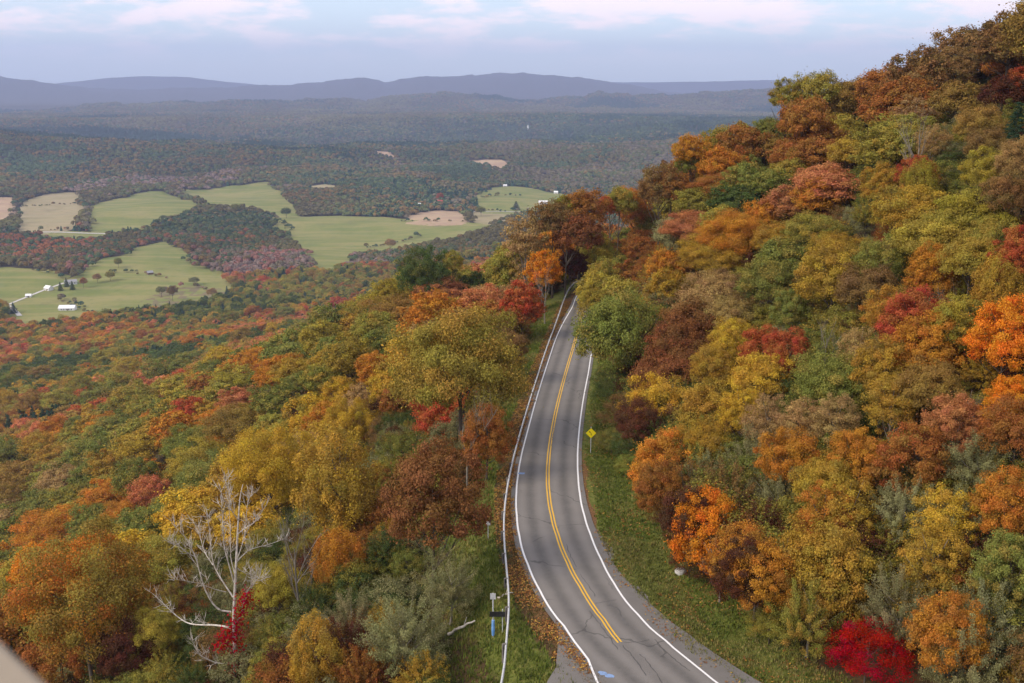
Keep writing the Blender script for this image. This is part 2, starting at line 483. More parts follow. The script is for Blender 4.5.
def asphalt_material():
    m, nt, out = new_mat('worn_asphalt')
    p = pos(nt)
    uv = nt.nodes.new('ShaderNodeUVMap'); su = nt.nodes.new('ShaderNodeSeparateXYZ'); nt.links.new(uv.outputs[0], su.inputs[0])
    fine = noise_node(nt, 38, 3, 0.7, p); blot = noise_node(nt, 0.55, 5, 0.6, p); mid = noise_node(nt, 3.0, 5, 0.65, p)
    base = ramp(nt, blot, [(0.3, (0.118, 0.108, 0.098)), (0.7, (0.165, 0.151, 0.138))])
    base = mixc(nt, 0.35, base, ramp(nt, fine, [(0.3, (0.08, 0.074, 0.068)), (0.7, (0.25, 0.230, 0.212))]))
    # polished wheel tracks, u = metres across from the centre line
    u = mth(nt, 'ABSOLUTE', su.outputs[0])
    tr = mth(nt, 'ABSOLUTE', mth(nt, 'SUBTRACT', mth(nt, 'ABSOLUTE', mth(nt, 'SUBTRACT', u, 1.5)), 0.8))
    track = sstep(nt, tr, 0.55, 0.0)
    base = mixc(nt, mth(nt, 'MULTIPLY', track, 0.40), base, (0.23, 0.212, 0.196))
    oil = sstep(nt, mth(nt, 'ABSOLUTE', mth(nt, 'SUBTRACT', u, 1.5)), 0.5, 0.0)
    base = mixc(nt, mth(nt, 'MULTIPLY', mth(nt, 'MULTIPLY', oil, mid), 0.75), base, (0.06, 0.058, 0.056))
    # irregular dark crack-filler lines
    wv = nt.nodes.new('ShaderNodeVectorMath'); wv.operation = 'ADD'
    nz = nt.nodes.new('ShaderNodeTexNoise'); nz.inputs['Scale'].default_value = 0.8; nt.links.new(p, nz.inputs['Vector'])
    sc_ = nt.nodes.new('ShaderNodeVectorMath'); sc_.operation = 'SCALE'; sc_.inputs['Scale'].default_value = 1.6
    nt.links.new(nz.outputs['Color'], sc_.inputs[0]); nt.links.new(p, wv.inputs[0]); nt.links.new(sc_.outputs[0], wv.inputs[1])
    vo = nt.nodes.new('ShaderNodeTexVoronoi'); vo.feature = 'DISTANCE_TO_EDGE'; vo.inputs['Scale'].default_value = 0.16
    nt.links.new(wv.outputs[0], vo.inputs['Vector'])
    crack = mth(nt, 'MULTIPLY', sstep(nt, vo.outputs['Distance'], 0.014, 0.004), sstep(nt, noise_node(nt, 0.22, 2, 0.5, p), 0.50, 0.60))
    base = mixc(nt, mth(nt, 'MULTIPLY', crack, 0.5), base, (0.035, 0.034, 0.033))
    bsdf(nt, out, base, 0.88, fine, 0.35, 0.01, spec=0.35)
    return m
M['asphalt'] = asphalt_material()
M['newasphalt'] = simple('older_patch', (0.085, 0.08, 0.078), (0.13, 0.125, 0.12), 9.0, 0.9, bump=0.3)
M['tar'] = simple('tar_filler', (0.05, 0.048, 0.046), (0.09, 0.085, 0.08), 6.0, 0.6)
def paint_material(name, col, worn):
    m, nt, out = new_mat(name)
    p = pos(nt); n = noise_node(nt, 14, 5, 0.7, p)
    c = mixc(nt, sstep(nt, n, 0.54, 0.70), col, worn)
    bsdf(nt, out, c, 0.7, n, 0.1, 0.01)
    return m
M['whiteline'] = paint_material('white_road_paint', (0.76, 0.75, 0.74), (0.36, 0.35, 0.34))
M['yellowline'] = paint_material('yellow_road_paint', (0.70, 0.40, 0.03), (0.36, 0.22, 0.06))
M['bluepaint'] = paint_material('blue_utility_paint', (0.20, 0.30, 0.50), (0.14, 0.14, 0.15))

def field_material(name, c0, c1, c2):
    m, nt, out = new_mat(name)
    p = pos(nt)
    a = noise_node(nt, 0.012, 5, 0.6, p); b = noise_node(nt, 0.09, 4, 0.6, p)
    c = ramp(nt, a, [(0.3, c0), (0.52, c1), (0.72, c2)])
    mp = nt.nodes.new('ShaderNodeMapping'); mp.inputs['Scale'].default_value = (0.004, 0.045, 0.0); mp.inputs['Rotation'].default_value = (0, 0, 0.5)
    nt.links.new(p, mp.inputs['Vector'])
    st = noise_node(nt, 1.0, 3, 0.5, mp.outputs[0])
    c = mixc(nt, mth(nt, 'MULTIPLY', sstep(nt, st, 0.40, 0.65), 0.75), c, c2)
    c = mixc(nt, mth(nt, 'MULTIPLY', sstep(nt, b, 0.5, 0.72), 0.45), c, c0)
    c = mixc(nt, mth(nt, 'MULTIPLY', sstep(nt, noise_node(nt, 0.028, 5, 0.65, p), 0.55, 0.75), 0.5), c, (0.16, 0.135, 0.075))
    bsdf(nt, out, c, 1.0, b, 0.2, 1.0, spec=0.05)
    return m
M['pasture'] = field_material('pasture_grass', (0.125, 0.160, 0.045), (0.180, 0.200, 0.058), (0.27, 0.240, 0.095))
M['hay'] = field_material('pale_hay_stubble', (0.23, 0.20, 0.10), (0.30, 0.26, 0.14), (0.34, 0.27, 0.16))
M['tan'] = field_material('tan_harvested_soil', (0.34, 0.25, 0.16), (0.44, 0.32, 0.20), (0.34, 0.23, 0.16))
M['scrub'] = field_material('rough_scrub_grass', (0.13, 0.12, 0.06), (0.18, 0.16, 0.08), (0.20, 0.15, 0.09))
M['lane'] = simple('pale_gravel_lane', (0.42, 0.40, 0.37), (0.60, 0.57, 0.53), 0.3, 0.95)

# ------------------------------------------------------------------ the ground: one sheet out to the horizon
FOV = math.radians(40)
a_in = np.linspace(-FOV, FOV, 560)
a_out = np.linspace(FOV, 2 * math.pi - FOV, 70)[1:-1]
AZ = np.r_[a_in, a_out]
RR = np.r_[np.geomspace(18, 60, 40)[:-1], np.geomspace(60, 240, 190)[:-1], np.geomspace(240, 3200, 230)[:-1], np.geomspace(3200, 17500, 190)]
gx = RR[:, None] * np.sin(AZ)[None]; gy = RR[:, None] * np.cos(AZ)[None]
gz = H(gx, gy)
nr, na = gx.shape
d_, _a = road_sd(gx[RR < 420].ravel(), gy[RR < 420].ravel())
cover = np.zeros((nr, na, 4)); cover[..., 3] = 1
k = int((RR < 420).sum())
D = d_.reshape(k, na); X_, Y_ = gx[:k], gy[:k]
wob = (fbm(X_ / 3.5, Y_ / 3.5, 3, 5) - 0.5) * 2.6
grass = smooth01((D - 2.6) / 0.8) * smooth01((8.8 + 1.9 * smooth01((112 - Y_) / 30) + wob - D) / 2.0)
grass = np.maximum(grass, smooth01((-D - 4.4 + wob * 0.3) / 0.6) * smooth01((9.5 + wob * 1.5 + D) / 2.0))
leafs = 0.62 * smooth01((-D - 2.7) / 0.4) * smooth01((4.6 + wob * 0.5 + D) / 0.8)
leafs = np.maximum(leafs, 0.75 * smooth01((D - 3.0) / 0.3) * smooth01((4.2 + wob * 0.4 - D) / 0.6) * smooth01((110 - Y_) / 30))
leafs = np.maximum(leafs, 0.42 * smooth01((D - 8.0 + wob) / 1.0) * smooth01((11.5 - D) / 2.0))
cover[:k, :, 0] = grass; cover[:k, :, 1] = leafs
cover[:k, :, 2] = 0.7 * smooth01((D - 3.0) / 0.3) * smooth01((4.4 + wob * 0.5 - D) / 0.5) * smooth01((80 - Y_) / 10)
vid = np.arange(nr * na).reshape(nr, na)
q = np.stack([vid[:-1], vid[1:], np.roll(vid, -1, 1)[1:], np.roll(vid, -1, 1)[:-1]], -1).reshape(-1, 4)
V = np.stack([gx, gy, gz], -1).reshape(-1, 3)
gme = mesh_np('ground', V, q[:, ::-1], [M['ground']], {'cover': cover.reshape(-1, 4)}, smooth=True)
ground = link('ground', gme); tag(ground, kind='structure')
# the small disc under the camera
MBc = MB(); MBc.v = [(0, 0, float(H(np.array([0.0]), np.array([0.0]))[0]))] + [tuple(V[i]) for i in range(na)]
MBc.f = [(0, 1 + (i + 1) % na, 1 + i) for i in range(na)]
tag(MBc.build('ground', M['ground']), kind='structure')

# ------------------------------------------------------------------ the road, its markings
def track(px, up=0.0, n=4):
    return curve(np.array([on_road(p[0], p[1], up)[:2] for p in px]), n)
def offset_of(tr):
    """a traced line as offset from the centre line over arc length"""
    d, a = road_sd(tr[:, 0], tr[:, 1]); o = np.argsort(a); return a[o], d[o]
aL, dL = offset_of(track(L_LINE)); aR, dR = offset_of(track(R_LINE)); aY, dY = offset_of(track(Y_LINE))
PAVE_L = [(540,700),(548,684),(556,655),(561,632),(541,606),(524,575),(514,545),(510.5,515),(511,490),(515.5,460),(524,430),(532,400),(543,365),(554.5,332),(569,308)]
PAVE_R = [(790,700),(768,688),(715,655),(663,617),(630,586),(607,556),(592,522),(584.5,494),(581,460),(583,430),(586.5,400),(591,375)]
aPL, dPL = offset_of(track(PAVE_L)); aPR, dPR = offset_of(track(PAVE_R))
s0, s1 = aL.min() - 2, CS[-1] - 5
s_vis = np.arange(s0 - 160, min(s1, s0 + 640), 1.0)
def at_s(s, off, up):
    cxy = np.c_[np.interp(s, CS, CENTRE[:, 0]), np.interp(s, CS, CENTRE[:, 1])]
    n = np.c_[np.interp(s, CS, NRM[:, 0]), np.interp(s, CS, NRM[:, 1])]
    p = cxy + n * np.asarray(off)[:, None]
    return np.c_[p, zroad(p[:, 0], p[:, 1]) + up]
def ext(a, d, s, lo, hi):
    """the traced offset, easing to a regular one outside the traced stretch"""
    v = np.interp(s, a, d)
    v = np.where(s < a[0], d[0] + (lo - d[0]) * smooth01((a[0] - s) / 12), v)
    return np.where(s > a[-1], d[-1] + (hi - d[-1]) * smooth01((s - a[-1]) / 15), v)
def strip(name, s, oa, ob, up, mat, nx=1, kind='structure'):
    cols = [at_s(s, oa + (ob - oa) * t, up) for t in np.linspace(0, 1, nx + 1)]
    us = [oa + (ob - oa) * t for t in np.linspace(0, 1, nx + 1)]
    V = np.stack(cols, 1).reshape(-1, 3); U = np.stack([np.stack(us, 1), np.repeat(s[:, None], nx + 1, 1)], -1).reshape(-1, 2)
    vid = np.arange(len(V)).reshape(len(s), nx + 1)
    f = np.stack([vid[:-1, :-1], vid[:-1, 1:], vid[1:, 1:], vid[1:, :-1]], -1).reshape(-1, 4)
    return tag(link(name, mesh_np(name, V, f, [mat], uv=U)), kind=kind)
oL = ext(aL, dL, s_vis, -2.9, -2.9); oR = ext(aR, dR, s_vis, 2.9, 2.9)
pL = np.minimum(ext(aPL, dPL, s_vis, -3.6, -3.3), oL - 0.18); pR = np.maximum(ext(aPR, dPR, s_vis, 3.8, 3.3), oR + 0.18)
strip('road', s_vis, pL, pR, 0.06, M['asphalt'], 8)
ROAD_UP = 0.064
strip('edge_line', s_vis, oL - 0.07, oL + 0.07, ROAD_UP, M['whiteline'])
strip('edge_line', s_vis, oR - 0.07, oR + 0.07, ROAD_UP, M['whiteline'])
sy = s_vis[s_vis >= aY[0]]; oY = ext(aY, dY, sy, 0, 0)
for o in (-0.12, 0.12):
    strip('centre_line', sy, oY + o - 0.055, oY + o + 0.055, ROAD_UP, M['yellowline'])
def s_at(px, py):
    p = on_road(px, py); d, a = road_sd(p[:1], p[1:2]); return float(a[0]), float(d[0])
# transverse tar seam and cracks seen on the photo
sa, _ = s_at(575, 325)
ss = np.array([sa, sa + 0.5])
strip('tar_seam', ss, np.array([-4.3, -4.3]), np.array([3.2, 3.2]), ROAD_UP + 0.004, M['tar'])
rng = np.random.RandomState(3)
def crack(px_list, w, name='tar_seam'):
    p = curve(np.array([on_road(*q) for q in px_list]), 2); p = resample(p, 0.25)
    p[:, :2] += rng.normal(0, 0.03, (len(p), 2))
    t = np.gradient(p[:, :2], axis=0); t /= np.linalg.norm(t, axis=1)[:, None] + 1e-9
    n = np.c_[t[:, 1], -t[:, 0]]; ww = w * (0.6 + 0.8 * rng.rand(len(p)))[:, None] / 2
    a = np.c_[p[:, :2] + n * ww, zroad(p[:, 0], p[:, 1]) + ROAD_UP + 0.004]; b = np.c_[p[:, :2] - n * ww, zroad(p[:, 0], p[:, 1]) + ROAD_UP + 0.004]
    V = np.stack([a, b], 1).reshape(-1, 3); i = np.arange(len(p) - 1) * 2
    tag(link(name, mesh_np(name, V, np.stack([i, i + 1, i + 3, i + 2], -1), [M['tar']])), kind='structure')
for q in ([(623,643),(640,643),(649,641)], [(607,606),(618,608),(622,617)], [(596,604),(606,602),(617,601)], [(580,575),(586,583),(596,597)],
          [(655,640),(664,652),(690,672)], [(590,612),(602,628),(618,650)], [(566,545),(570,556),(577,568)], [(640,655),(652,668),(662,684)],
          [(622,646),(634,658),(646,676)], [(556,410),(553,432),(551,455)]):
    crack(q, 0.05)
for (qx, qy) in ((522, 474), (603, 674), (609, 677)):
    c = on_road(qx, qy); b = MB(); nn = 9
    rr = [0.26 * (0.6 + 0.6 * random.Random(int(qx) + i).random()) for i in range(nn)]
    b.v = [(c[0] + rr[i] * 1.3 * math.cos(i * 2 * math.pi / nn), c[1] + rr[i] * math.sin(i * 2 * math.pi / nn), 0) for i in range(nn)]
    b.v = [(x, y, float(zroad(x, y)) + ROAD_UP + 0.005) for x, y, z in b.v]; b.f = [tuple(range(nn))]
    tag(b.build('paint_mark', M['bluepaint']), kind='structure')

# ------------------------------------------------------------------ fields in the valley
FIELDS = [
 ('pasture', [(165,241),(188,258),(200,266),(225,273),(245,286),(238,294),(215,299),(180,305),(140,309),(90,315),(40,324),(5,326),(8,312),(25,300),(50,289),(88,268),(128,252)]),
 ('pasture', [(-40,268),(0,268),(34,270),(60,275),(72,277),(60,284),(44,292),(20,302),(0,304),(-40,306)]),
 ('pasture', [(125,198),(148,191),(168,193),(185,200),(202,208),(190,212),(175,216),(128,230),(91,231),(88,217),(89,204)]),
 ('pasture', [(182,190),(215,189),(250,184),(274,182),(284,196),(304,213),(290,217),(275,219),(262,210),(235,205),(205,206),(196,200)]),
 ('pasture', [(270,217),(310,217),(352,216),(404,221),(472,223),(500,227),(455,240),(394,249),(363,252),(345,262),(329,272),(312,270),(300,247),(277,233)]),
 ('pasture', [(472,197),(496,187),(523,187),(558,194),(585,197),(570,203),(540,211),(510,211),(475,209)]),
 ('tan', [(398,219),(414,213),(440,211),(462,212),(472,220),(455,222),(420,221)]),
 ('hay', [(469,212),(510,213),(520,216),(496,221),(474,220)]),
 ('hay', [(20,201),(50,194),(81,192),(84,202),(50,204),(20,206)]),
 ('hay', [(18,207),(50,206),(86,203),(85,221),(60,228),(34,231),(16,228)]),
 ('tan', [(-40,199),(0,198),(20,197),(12,203),(0,205),(-40,207)]),
 ('tan', [(-40,208),(0,207),(17,204),(15,216),(0,222),(-40,226)]),
 ('pasture', [(34,232),(70,232),(111,233),(105,237),(84,236),(40,237)]),
 ('tan', [(465,162),(485,160),(506,159),(511,164),(505,168),(489,167)]),
 ('pasture', [(384,143),(400,140),(421,142),(406,147)]),
 ('hay', [(300,186),(330,184),(345,187),(320,190)]),
 ('tan', [(369,151),(382,151),(395,155),(385,155)]),
 ('scrub', [(135,300),(165,290),(195,286),(225,290),(240,296),(210,300),(170,306),(140,310)]),
]
FPOLY = []
def in_poly(x, y, poly):
    c = np.zeros(len(x), bool); j = len(poly) - 1
    for i in range(len(poly)):
        xi, yi = poly[i]; xj, yj = poly[j]
        m = ((yi > y) != (yj > y)) & (x < (xj - xi) * (y - yi) / (yj - yi + 1e-12) + xi)
        c ^= m; j = i
    return c
for kind, pts in FIELDS:
    yc = sum(q[1] for q in pts) / len(pts); yh = max(q[1] for q in pts) - yc
    # the near edge lies hidden behind the tops of the trees before it
    w3 = [ground_hit(px, py, 9.0 * max(0.0, min(1.0, 0.3 + (py - yc) / yh))) for px, py in pts]
    w3 = [p for p in w3 if p is not None]
    poly = resample(curve(np.array([p[:2] for p in w3] + [w3[0][:2]]), 1), 14.0)[:-1]
    poly = poly + np.c_[fbm(poly[:, 0] / 30, poly[:, 1] / 30, 3, 81) - 0.5, fbm(poly[:, 0] / 30, poly[:, 1] / 30, 3, 85) - 0.5] * 26
    FPOLY.append(poly)
    lo, hi = poly.min(0), poly.max(0); step = max(6.0, (hi - lo).max() / 60)
    xs, ys = np.meshgrid(np.arange(lo[0], hi[0], step), np.arange(lo[1], hi[1], step))
    m = in_poly(xs.ravel(), ys.ravel(), poly)
    ip = np.c_[xs.ravel()[m], ys.ravel()[m]]
    bp = resample(np.vstack([poly, poly[:1]]), step)[:-1]
    allp = np.vstack([bp, ip]); nb = len(bp)
    vo, _, fo, *_r = delaunay_2d_cdt([Vector(p) for p in allp], [(i, (i + 1) % nb) for i in range(nb)], [list(range(nb))], 1, 1e-3)
    vv = np.array([(v.x, v.y) for v in vo]); zz_ = H(vv[:, 0], vv[:, 1]) + 1.2
    me = bpy.data.meshes.new('field'); me.from_pydata(np.c_[vv, zz_].tolist(), [], [tuple(f) for f in fo])
    me.materials.append(M[kind]); me.polygons.foreach_set('use_smooth', np.ones(len(me.polygons), bool)); me.update()
    tag(link('field', me), kind='structure')
FBOX = [(p.min(0), p.max(0)) for p in FPOLY]
def in_fields(x, y, wob=4.5):
    w_ = np.random.RandomState(5).normal(0, wob, (2, len(x))); x = x + w_[0]; y = y + w_[1]
    out = np.zeros(len(x), bool)
    for p, (lo, hi) in zip(FPOLY, FBOX):
        m = (x > lo[0]) & (x < hi[0]) & (y > lo[1]) & (y < hi[1])
        if m.any(): out[m] |= in_poly(x[m], y[m], p)
    return out
def lane(pts, w):
    g = [ground_hit(*p) for p in pts]; g = [p for p in g if p is not None]
    p = resample(curve(np.array(g)[:, :2], 3), 6.0)
    t = np.gradient(p, axis=0); t /= np.linalg.norm(t, axis=1)[:, None]; n = np.c_[t[:, 1], -t[:, 0]]
    a, b = p + n * w / 2, p - n * w / 2
    A = np.c_[a, H(a[:, 0], a[:, 1]) + 1.5]; B = np.c_[b, H(b[:, 0], b[:, 1]) + 1.5]
    V = np.stack([A, B], 1).reshape(-1, 3); i = np.arange(len(p) - 1) * 2
    tag(link('farm_lane', mesh_np('farm_lane', V, np.stack([i, i + 1, i + 3, i + 2], -1), [M['lane']])), kind='structure')
lane([(0,307),(8,306),(13,310),(17,314),(20,317)], 5)
lane([(8,306),(17,302),(32,296),(47,290),(64,284)], 4)
lane([(34,233),(60,233),(100,234),(112,235)], 7)
lane([(470,212),(500,212),(540,213)], 6)

# ------------------------------------------------------------------ crowns, trunks and bare trees (unit height, base at z = 0)
PALETTE = {   # word, two leaf colours
 'mu': ('mustard gold', (0.40, 0.245, 0.038), (0.30, 0.215, 0.042)),
 'ye': ('bright yellow', (0.52, 0.330, 0.038), (0.40, 0.265, 0.040)),
 'yg': ('yellow green', (0.36, 0.275, 0.045), (0.25, 0.215, 0.045)),
 'ol': ('olive', (0.255, 0.235, 0.048), (0.34, 0.230, 0.044)),
 'gr': ('green', (0.175, 0.195, 0.046), (0.27, 0.215, 0.050)),
 'dg': ('dark green', (0.075, 0.105, 0.032), (0.12, 0.125, 0.038)),
 'gg': ('grey green', (0.25, 0.235, 0.105), (0.19, 0.185, 0.085)),
 'or': ('orange', (0.46, 0.192, 0.030), (0.36, 0.180, 0.034)),
 'bo': ('bright orange', (0.60, 0.19, 0.020), (0.52, 0.23, 0.025)),
 'ru': ('rust', (0.31, 0.122, 0.034), (0.27, 0.142, 0.037)),
 'rb': ('red brown', (0.225, 0.095, 0.036), (0.18, 0.092, 0.036)),
 'br': ('brown', (0.23, 0.130, 0.048), (0.18, 0.130, 0.050)),
 'dk': ('dark rust brown', (0.115, 0.042, 0.024), (0.09, 0.05, 0.026)),
 're': ('red', (0.39, 0.085, 0.036), (0.36, 0.135, 0.040)),
 'cr': ('crimson', (0.33, 0.005, 0.010), (0.24, 0.004, 0.008)),
 'sa': ('salmon pink', (0.46, 0.180, 0.080), (0.36, 0.150, 0.055)),
 'ta': ('tan', (0.36, 0.230, 0.090), (0.28, 0.180, 0.07)),
 'pi': ('blue green', (0.040, 0.078, 0.048), (0.055, 0.085, 0.045)),
 'oo': ('olive topped orange', (0.25, 0.170, 0.040), (0.44, 0.140, 0.024)),
 'mb': ('brown gold', (0.29, 0.190, 0.048), (0.23, 0.150, 0.042)),
}
def diamonds(p, n, half, rng, aspect=0.58):
    """one small four-cornered leaf spray per point, facing n"""
    m = len(p)
    t = rng.normal(size=(m, 3)); t -= n * (t * n).sum(1)[:, None]; t /= np.linalg.norm(t, axis=1)[:, None] + 1e-9
    b = np.cross(n, t)
    h = (half * (0.65 + 0.7 * rng.rand(m)))[:, None]
    fold = n * h * 0.22
    V = np.stack([p + t * h, p + b * h * aspect + fold, p - t * h, p - b * h * aspect + fold], 1).reshape(-1, 3)
    F = np.arange(4 * m).reshape(m, 4)
    return V, F
def unit(v): return v / (np.linalg.norm(v, axis=-1, keepdims=True) + 1e-9)
def fib_dirs(n, zmin, rng):
    i = np.arange(n) + 0.5
    z = 1 - (1 - zmin) * i / n
    a = i * 2.399963 + rng.rand() * 6.28
    s = np.sqrt(np.maximum(0, 1 - z * z))
    return unit(np.c_[s * np.cos(a), s * np.sin(a), z] + rng.normal(0, 0.11, (n, 3)))
def crown_shape(kind, lod, seed):
    """clump centres, clump radii and the leaves; returns verts, faces, leafvar, clump centres"""
    rng = np.random.RandomState(seed)
    dens = {0: 2.0, 1: 0.85, 2: 0.30, 3: 4.4}[lod]; leaf = {0: 0.0080, 1: 0.0128, 2: 0.0215, 3: 0.0055}[lod]
    zc, rx, rz = 0.64, 0.36, 0.36
    if kind == 'oak':   nc, per, cr, zmin = 105, 155, (0.055, 0.105), -0.45
    elif kind == 'maple': nc, per, cr, zmin, rz, zc = 115, 140, (0.05, 0.09), -0.65, 0.40, 0.60
    elif kind == 'open': nc, per, cr, zmin, rz, zc = 120, 80, (0.045, 0.085), -0.7, 0.40, 0.60
    elif kind == 'upright': nc, per, cr, zmin, rz, zc, rx = 90, 135, (0.055, 0.09), -0.8, 0.45, 0.56, 0.34
    elif kind == 'feather': nc, per, cr, zmin, rz, zc = 150, 105, (0.05, 0.09), -0.8, 0.42, 0.57
    elif kind == 'shrub': nc, per, cr, zmin, rz, zc, rx = 70, 150, (0.08, 0.13), -0.5, 0.50, 0.48, 0.50
    if kind == 'conifer':
        C, R = [], []
        for k in range(15):
            z = 0.16 + 0.80 * k / 14.0; r = 0.27 * (1 - (z - 0.12) / 0.92) + 0.015
            nb = max(3, int(15 * r / 0.26))
            for j in range(nb):
                a = 6.283 * (j + rng.rand() * 0.7) / nb
                for t in (0.45, 0.9):
                    C.append((r * t * math.cos(a), r * t * math.sin(a), z - 0.045 * t + rng.normal(0, 0.012))); R.append(0.026 + 0.030 * (1 - t) + 0.16 * r)
        C, R = np.array(C), np.array(R) * 0.75; per = 46; sq = np.array([1, 1, 0.45])
        outward = unit(C - np.array([0, 0, 0.45])); outward = unit(outward + [0, 0, 0.5])
    else:
        dirs = fib_dirs(nc, zmin, rng)
        lobes = unit(rng.normal(size=(7, 3)) + [0, 0, 0.4]); amp = rng.uniform(-0.16, 0.26, 7)
        env = 1 + (amp[None] * np.clip(dirs @ lobes.T, 0, 1)**5).sum(1)
        rad = env * rng.uniform(0.64, 1.0, nc)
        inner = rng.rand(nc) < (0.38 if kind in ('open', 'feather') else 0.20)
        rad = np.where(inner, rad * rng.uniform(0.45, 0.75, nc), rad)
        squash = np.where(dirs[:, 2] < 0, 0.72, 1.0)
        C = np.c_[dirs[:, 0] * rx * rad, dirs[:, 1] * rx * rad, zc + dirs[:, 2] * rz * rad * squash]
        R = rng.uniform(cr[0], cr[1], nc); sq = np.array([1, 1, 0.72])
        outward = dirs
        if kind in ('upright',): sq = np.array([0.8, 0.8, 1.35])
    n = max(6, int(per * dens))
    m = len(C) * n
    ci = np.repeat(np.arange(len(C)), n)
    u = unit(rng.normal(size=(m, 3)) + outward[ci] * 0.45)
    rr = rng.rand(m)**0.42
    if kind == 'feather':                                # leaves strung along thin ascending twigs
        t = rng.rand(m); tw = unit(outward[ci] + np.array([0, 0, 0.6]) + rng.normal(0, 0.12, (len(C), 3))[ci])
        p = C[ci] + tw * ((t - 0.4) * 0.20)[:, None] + rng.normal(0, 0.016, (m, 3))
        leaf *= 0.80
    else:
        fuzz = rng.normal(size=(m, 3)) + outward[ci] * 0.25
        p = C[ci] + np.where((rng.rand(m) < 0.78)[:, None], u * rr[:, None], fuzz * 0.62) * R[ci][:, None] * sq
    nrm = unit(0.75 * u + 0.45 * outward[ci] + np.array([0, 0, 0.35]) + rng.normal(0, 0.52, (m, 3)))
    V, F = diamonds(p, nrm, np.full(m, leaf), rng, 0.42 if kind == 'conifer' else 0.60)
    lv = np.ones((m, 4)); lv[:, 0] = rng.rand(m); lv[:, 1] = rng.rand(len(C))[ci]; lv[:, 2] = (0.6 * rng.rand(len(C))[ci] + 0.4 * rng.rand(m))
    return V, F, np.repeat(lv, 4, 0), C
def trunk_builder(kind, C, seed):
    rng = np.random.RandomState(seed + 900)
    b = MB(); th = 0.70 if kind != 'conifer' else 0.94
    lean = rng.normal(0, 0.012, 2)
    bend = lambda z: Vector((lean[0] * math.sin(z * 5) + lean[0] * z, lean[1] * math.cos(z * 4) - lean[1], z))
    zs = [-0.10, 0.0, 0.06, 0.2, 0.35, 0.5, th]
    r0 = 0.0155 if kind != 'shrub' else 0.012
    b.tube([bend(z) for z in zs], [r0 * 1.5, r0 * 1.4, r0 * 1.05, r0 * 0.9, r0 * 0.72, r0 * 0.5, r0 * 0.15], 8)
    if kind == 'conifer': return b
    order = rng.permutation(len(C))[:22 if kind in ('open', 'feather') else 13]
    for k in order:
        e = Vector(C[k]); z0 = min(max(0.22, e.z - 0.20 - 0.25 * math.hypot(e.x, e.y)), 0.62)
        s = bend(z0); mid = s.lerp(e, 0.5) + Vector((rng.normal(0, .012), rng.normal(0, .012), -0.03 + rng.normal(0, .01)))
        b.tube([s, mid, e], [r0 * 0.42, r0 * 0.28, r0 * 0.10], 5, cap=False)
    return b
def bare_builder(seed, fine=True, spread=0.5, twig=1.0):
    """a leafless tree: recursive limbs"""
    rng = np.random.RandomState(seed); b = MB()
    def grow(p, d, ln, r, lev):
        n = 5; pts = [p]; rad = [r]
        for i in range(n):
            d = (d + Vector(rng.normal(0, 0.13, 3)) + Vector((0, 0, 0.05 * lev))).normalized()
            p = p + d * ln / n; pts.append(p); rad.append(r * (1 - 0.72 * (i + 1) / n))
        b.tube(pts, rad, 6 if lev < 2 else 4, cap=False)
        if lev >= (3 if fine else 2): return
        k = (9, 6, 4)[lev] if fine else (5, 4)[lev]
        for j in range(k):
            t = rng.uniform(0.3, 1.0) if lev else rng.uniform(0.32, 1.0)
            q = pts[0].lerp(pts[-1], t) if lev == 99 else pts[min(n, int(t * n))]
            a = rng.rand() * 6.283; side = Vector((math.cos(a), math.sin(a), rng.uniform(0.1, 0.9)))
            nd_ = (d * (1 - spread) + side * spread).normalized()
            grow(q, nd_, ln * rng.uniform(0.38, 0.62), r * (0.40 - 0.18 * t) * twig, lev + 1)
    grow(Vector((0, 0, -0.05)), Vector((0, 0, 1)), 0.75, 0.021, 0)
    return b
PROTO = {}
KINDS = {'b': 'shrub', 'o': 'oak', 'm': 'maple', 'p': 'open', 'u': 'upright', 'f': 'feather', 'c': 'conifer', 's': 'shrub'}
def proto(kind, lod, var):
    key = (kind, lod, var)
    if key not in PROTO:
        seed = sum(map(ord, kind)) * 7 + var * 101
        V, F, lv, C = crown_shape(kind, lod, seed)
        cm = mesh_np('crown', V, F, [M['leaf']], {'leafvar': lv})
        tm = trunk_builder(kind, C, seed).mesh('trunk', M['palebark'] if kind in ('open', 'feather') else M['bark'], True)
        PROTO[key] = (cm, tm)
    return PROTO[key]
BARE = {}
def bare_proto(var):
    if var not in BARE:
        BARE[var] = bare_builder(40 + var, True, 0.45 + 0.1 * (var % 3)).mesh('trunk', M['palebark'], True)
    return BARE[var]

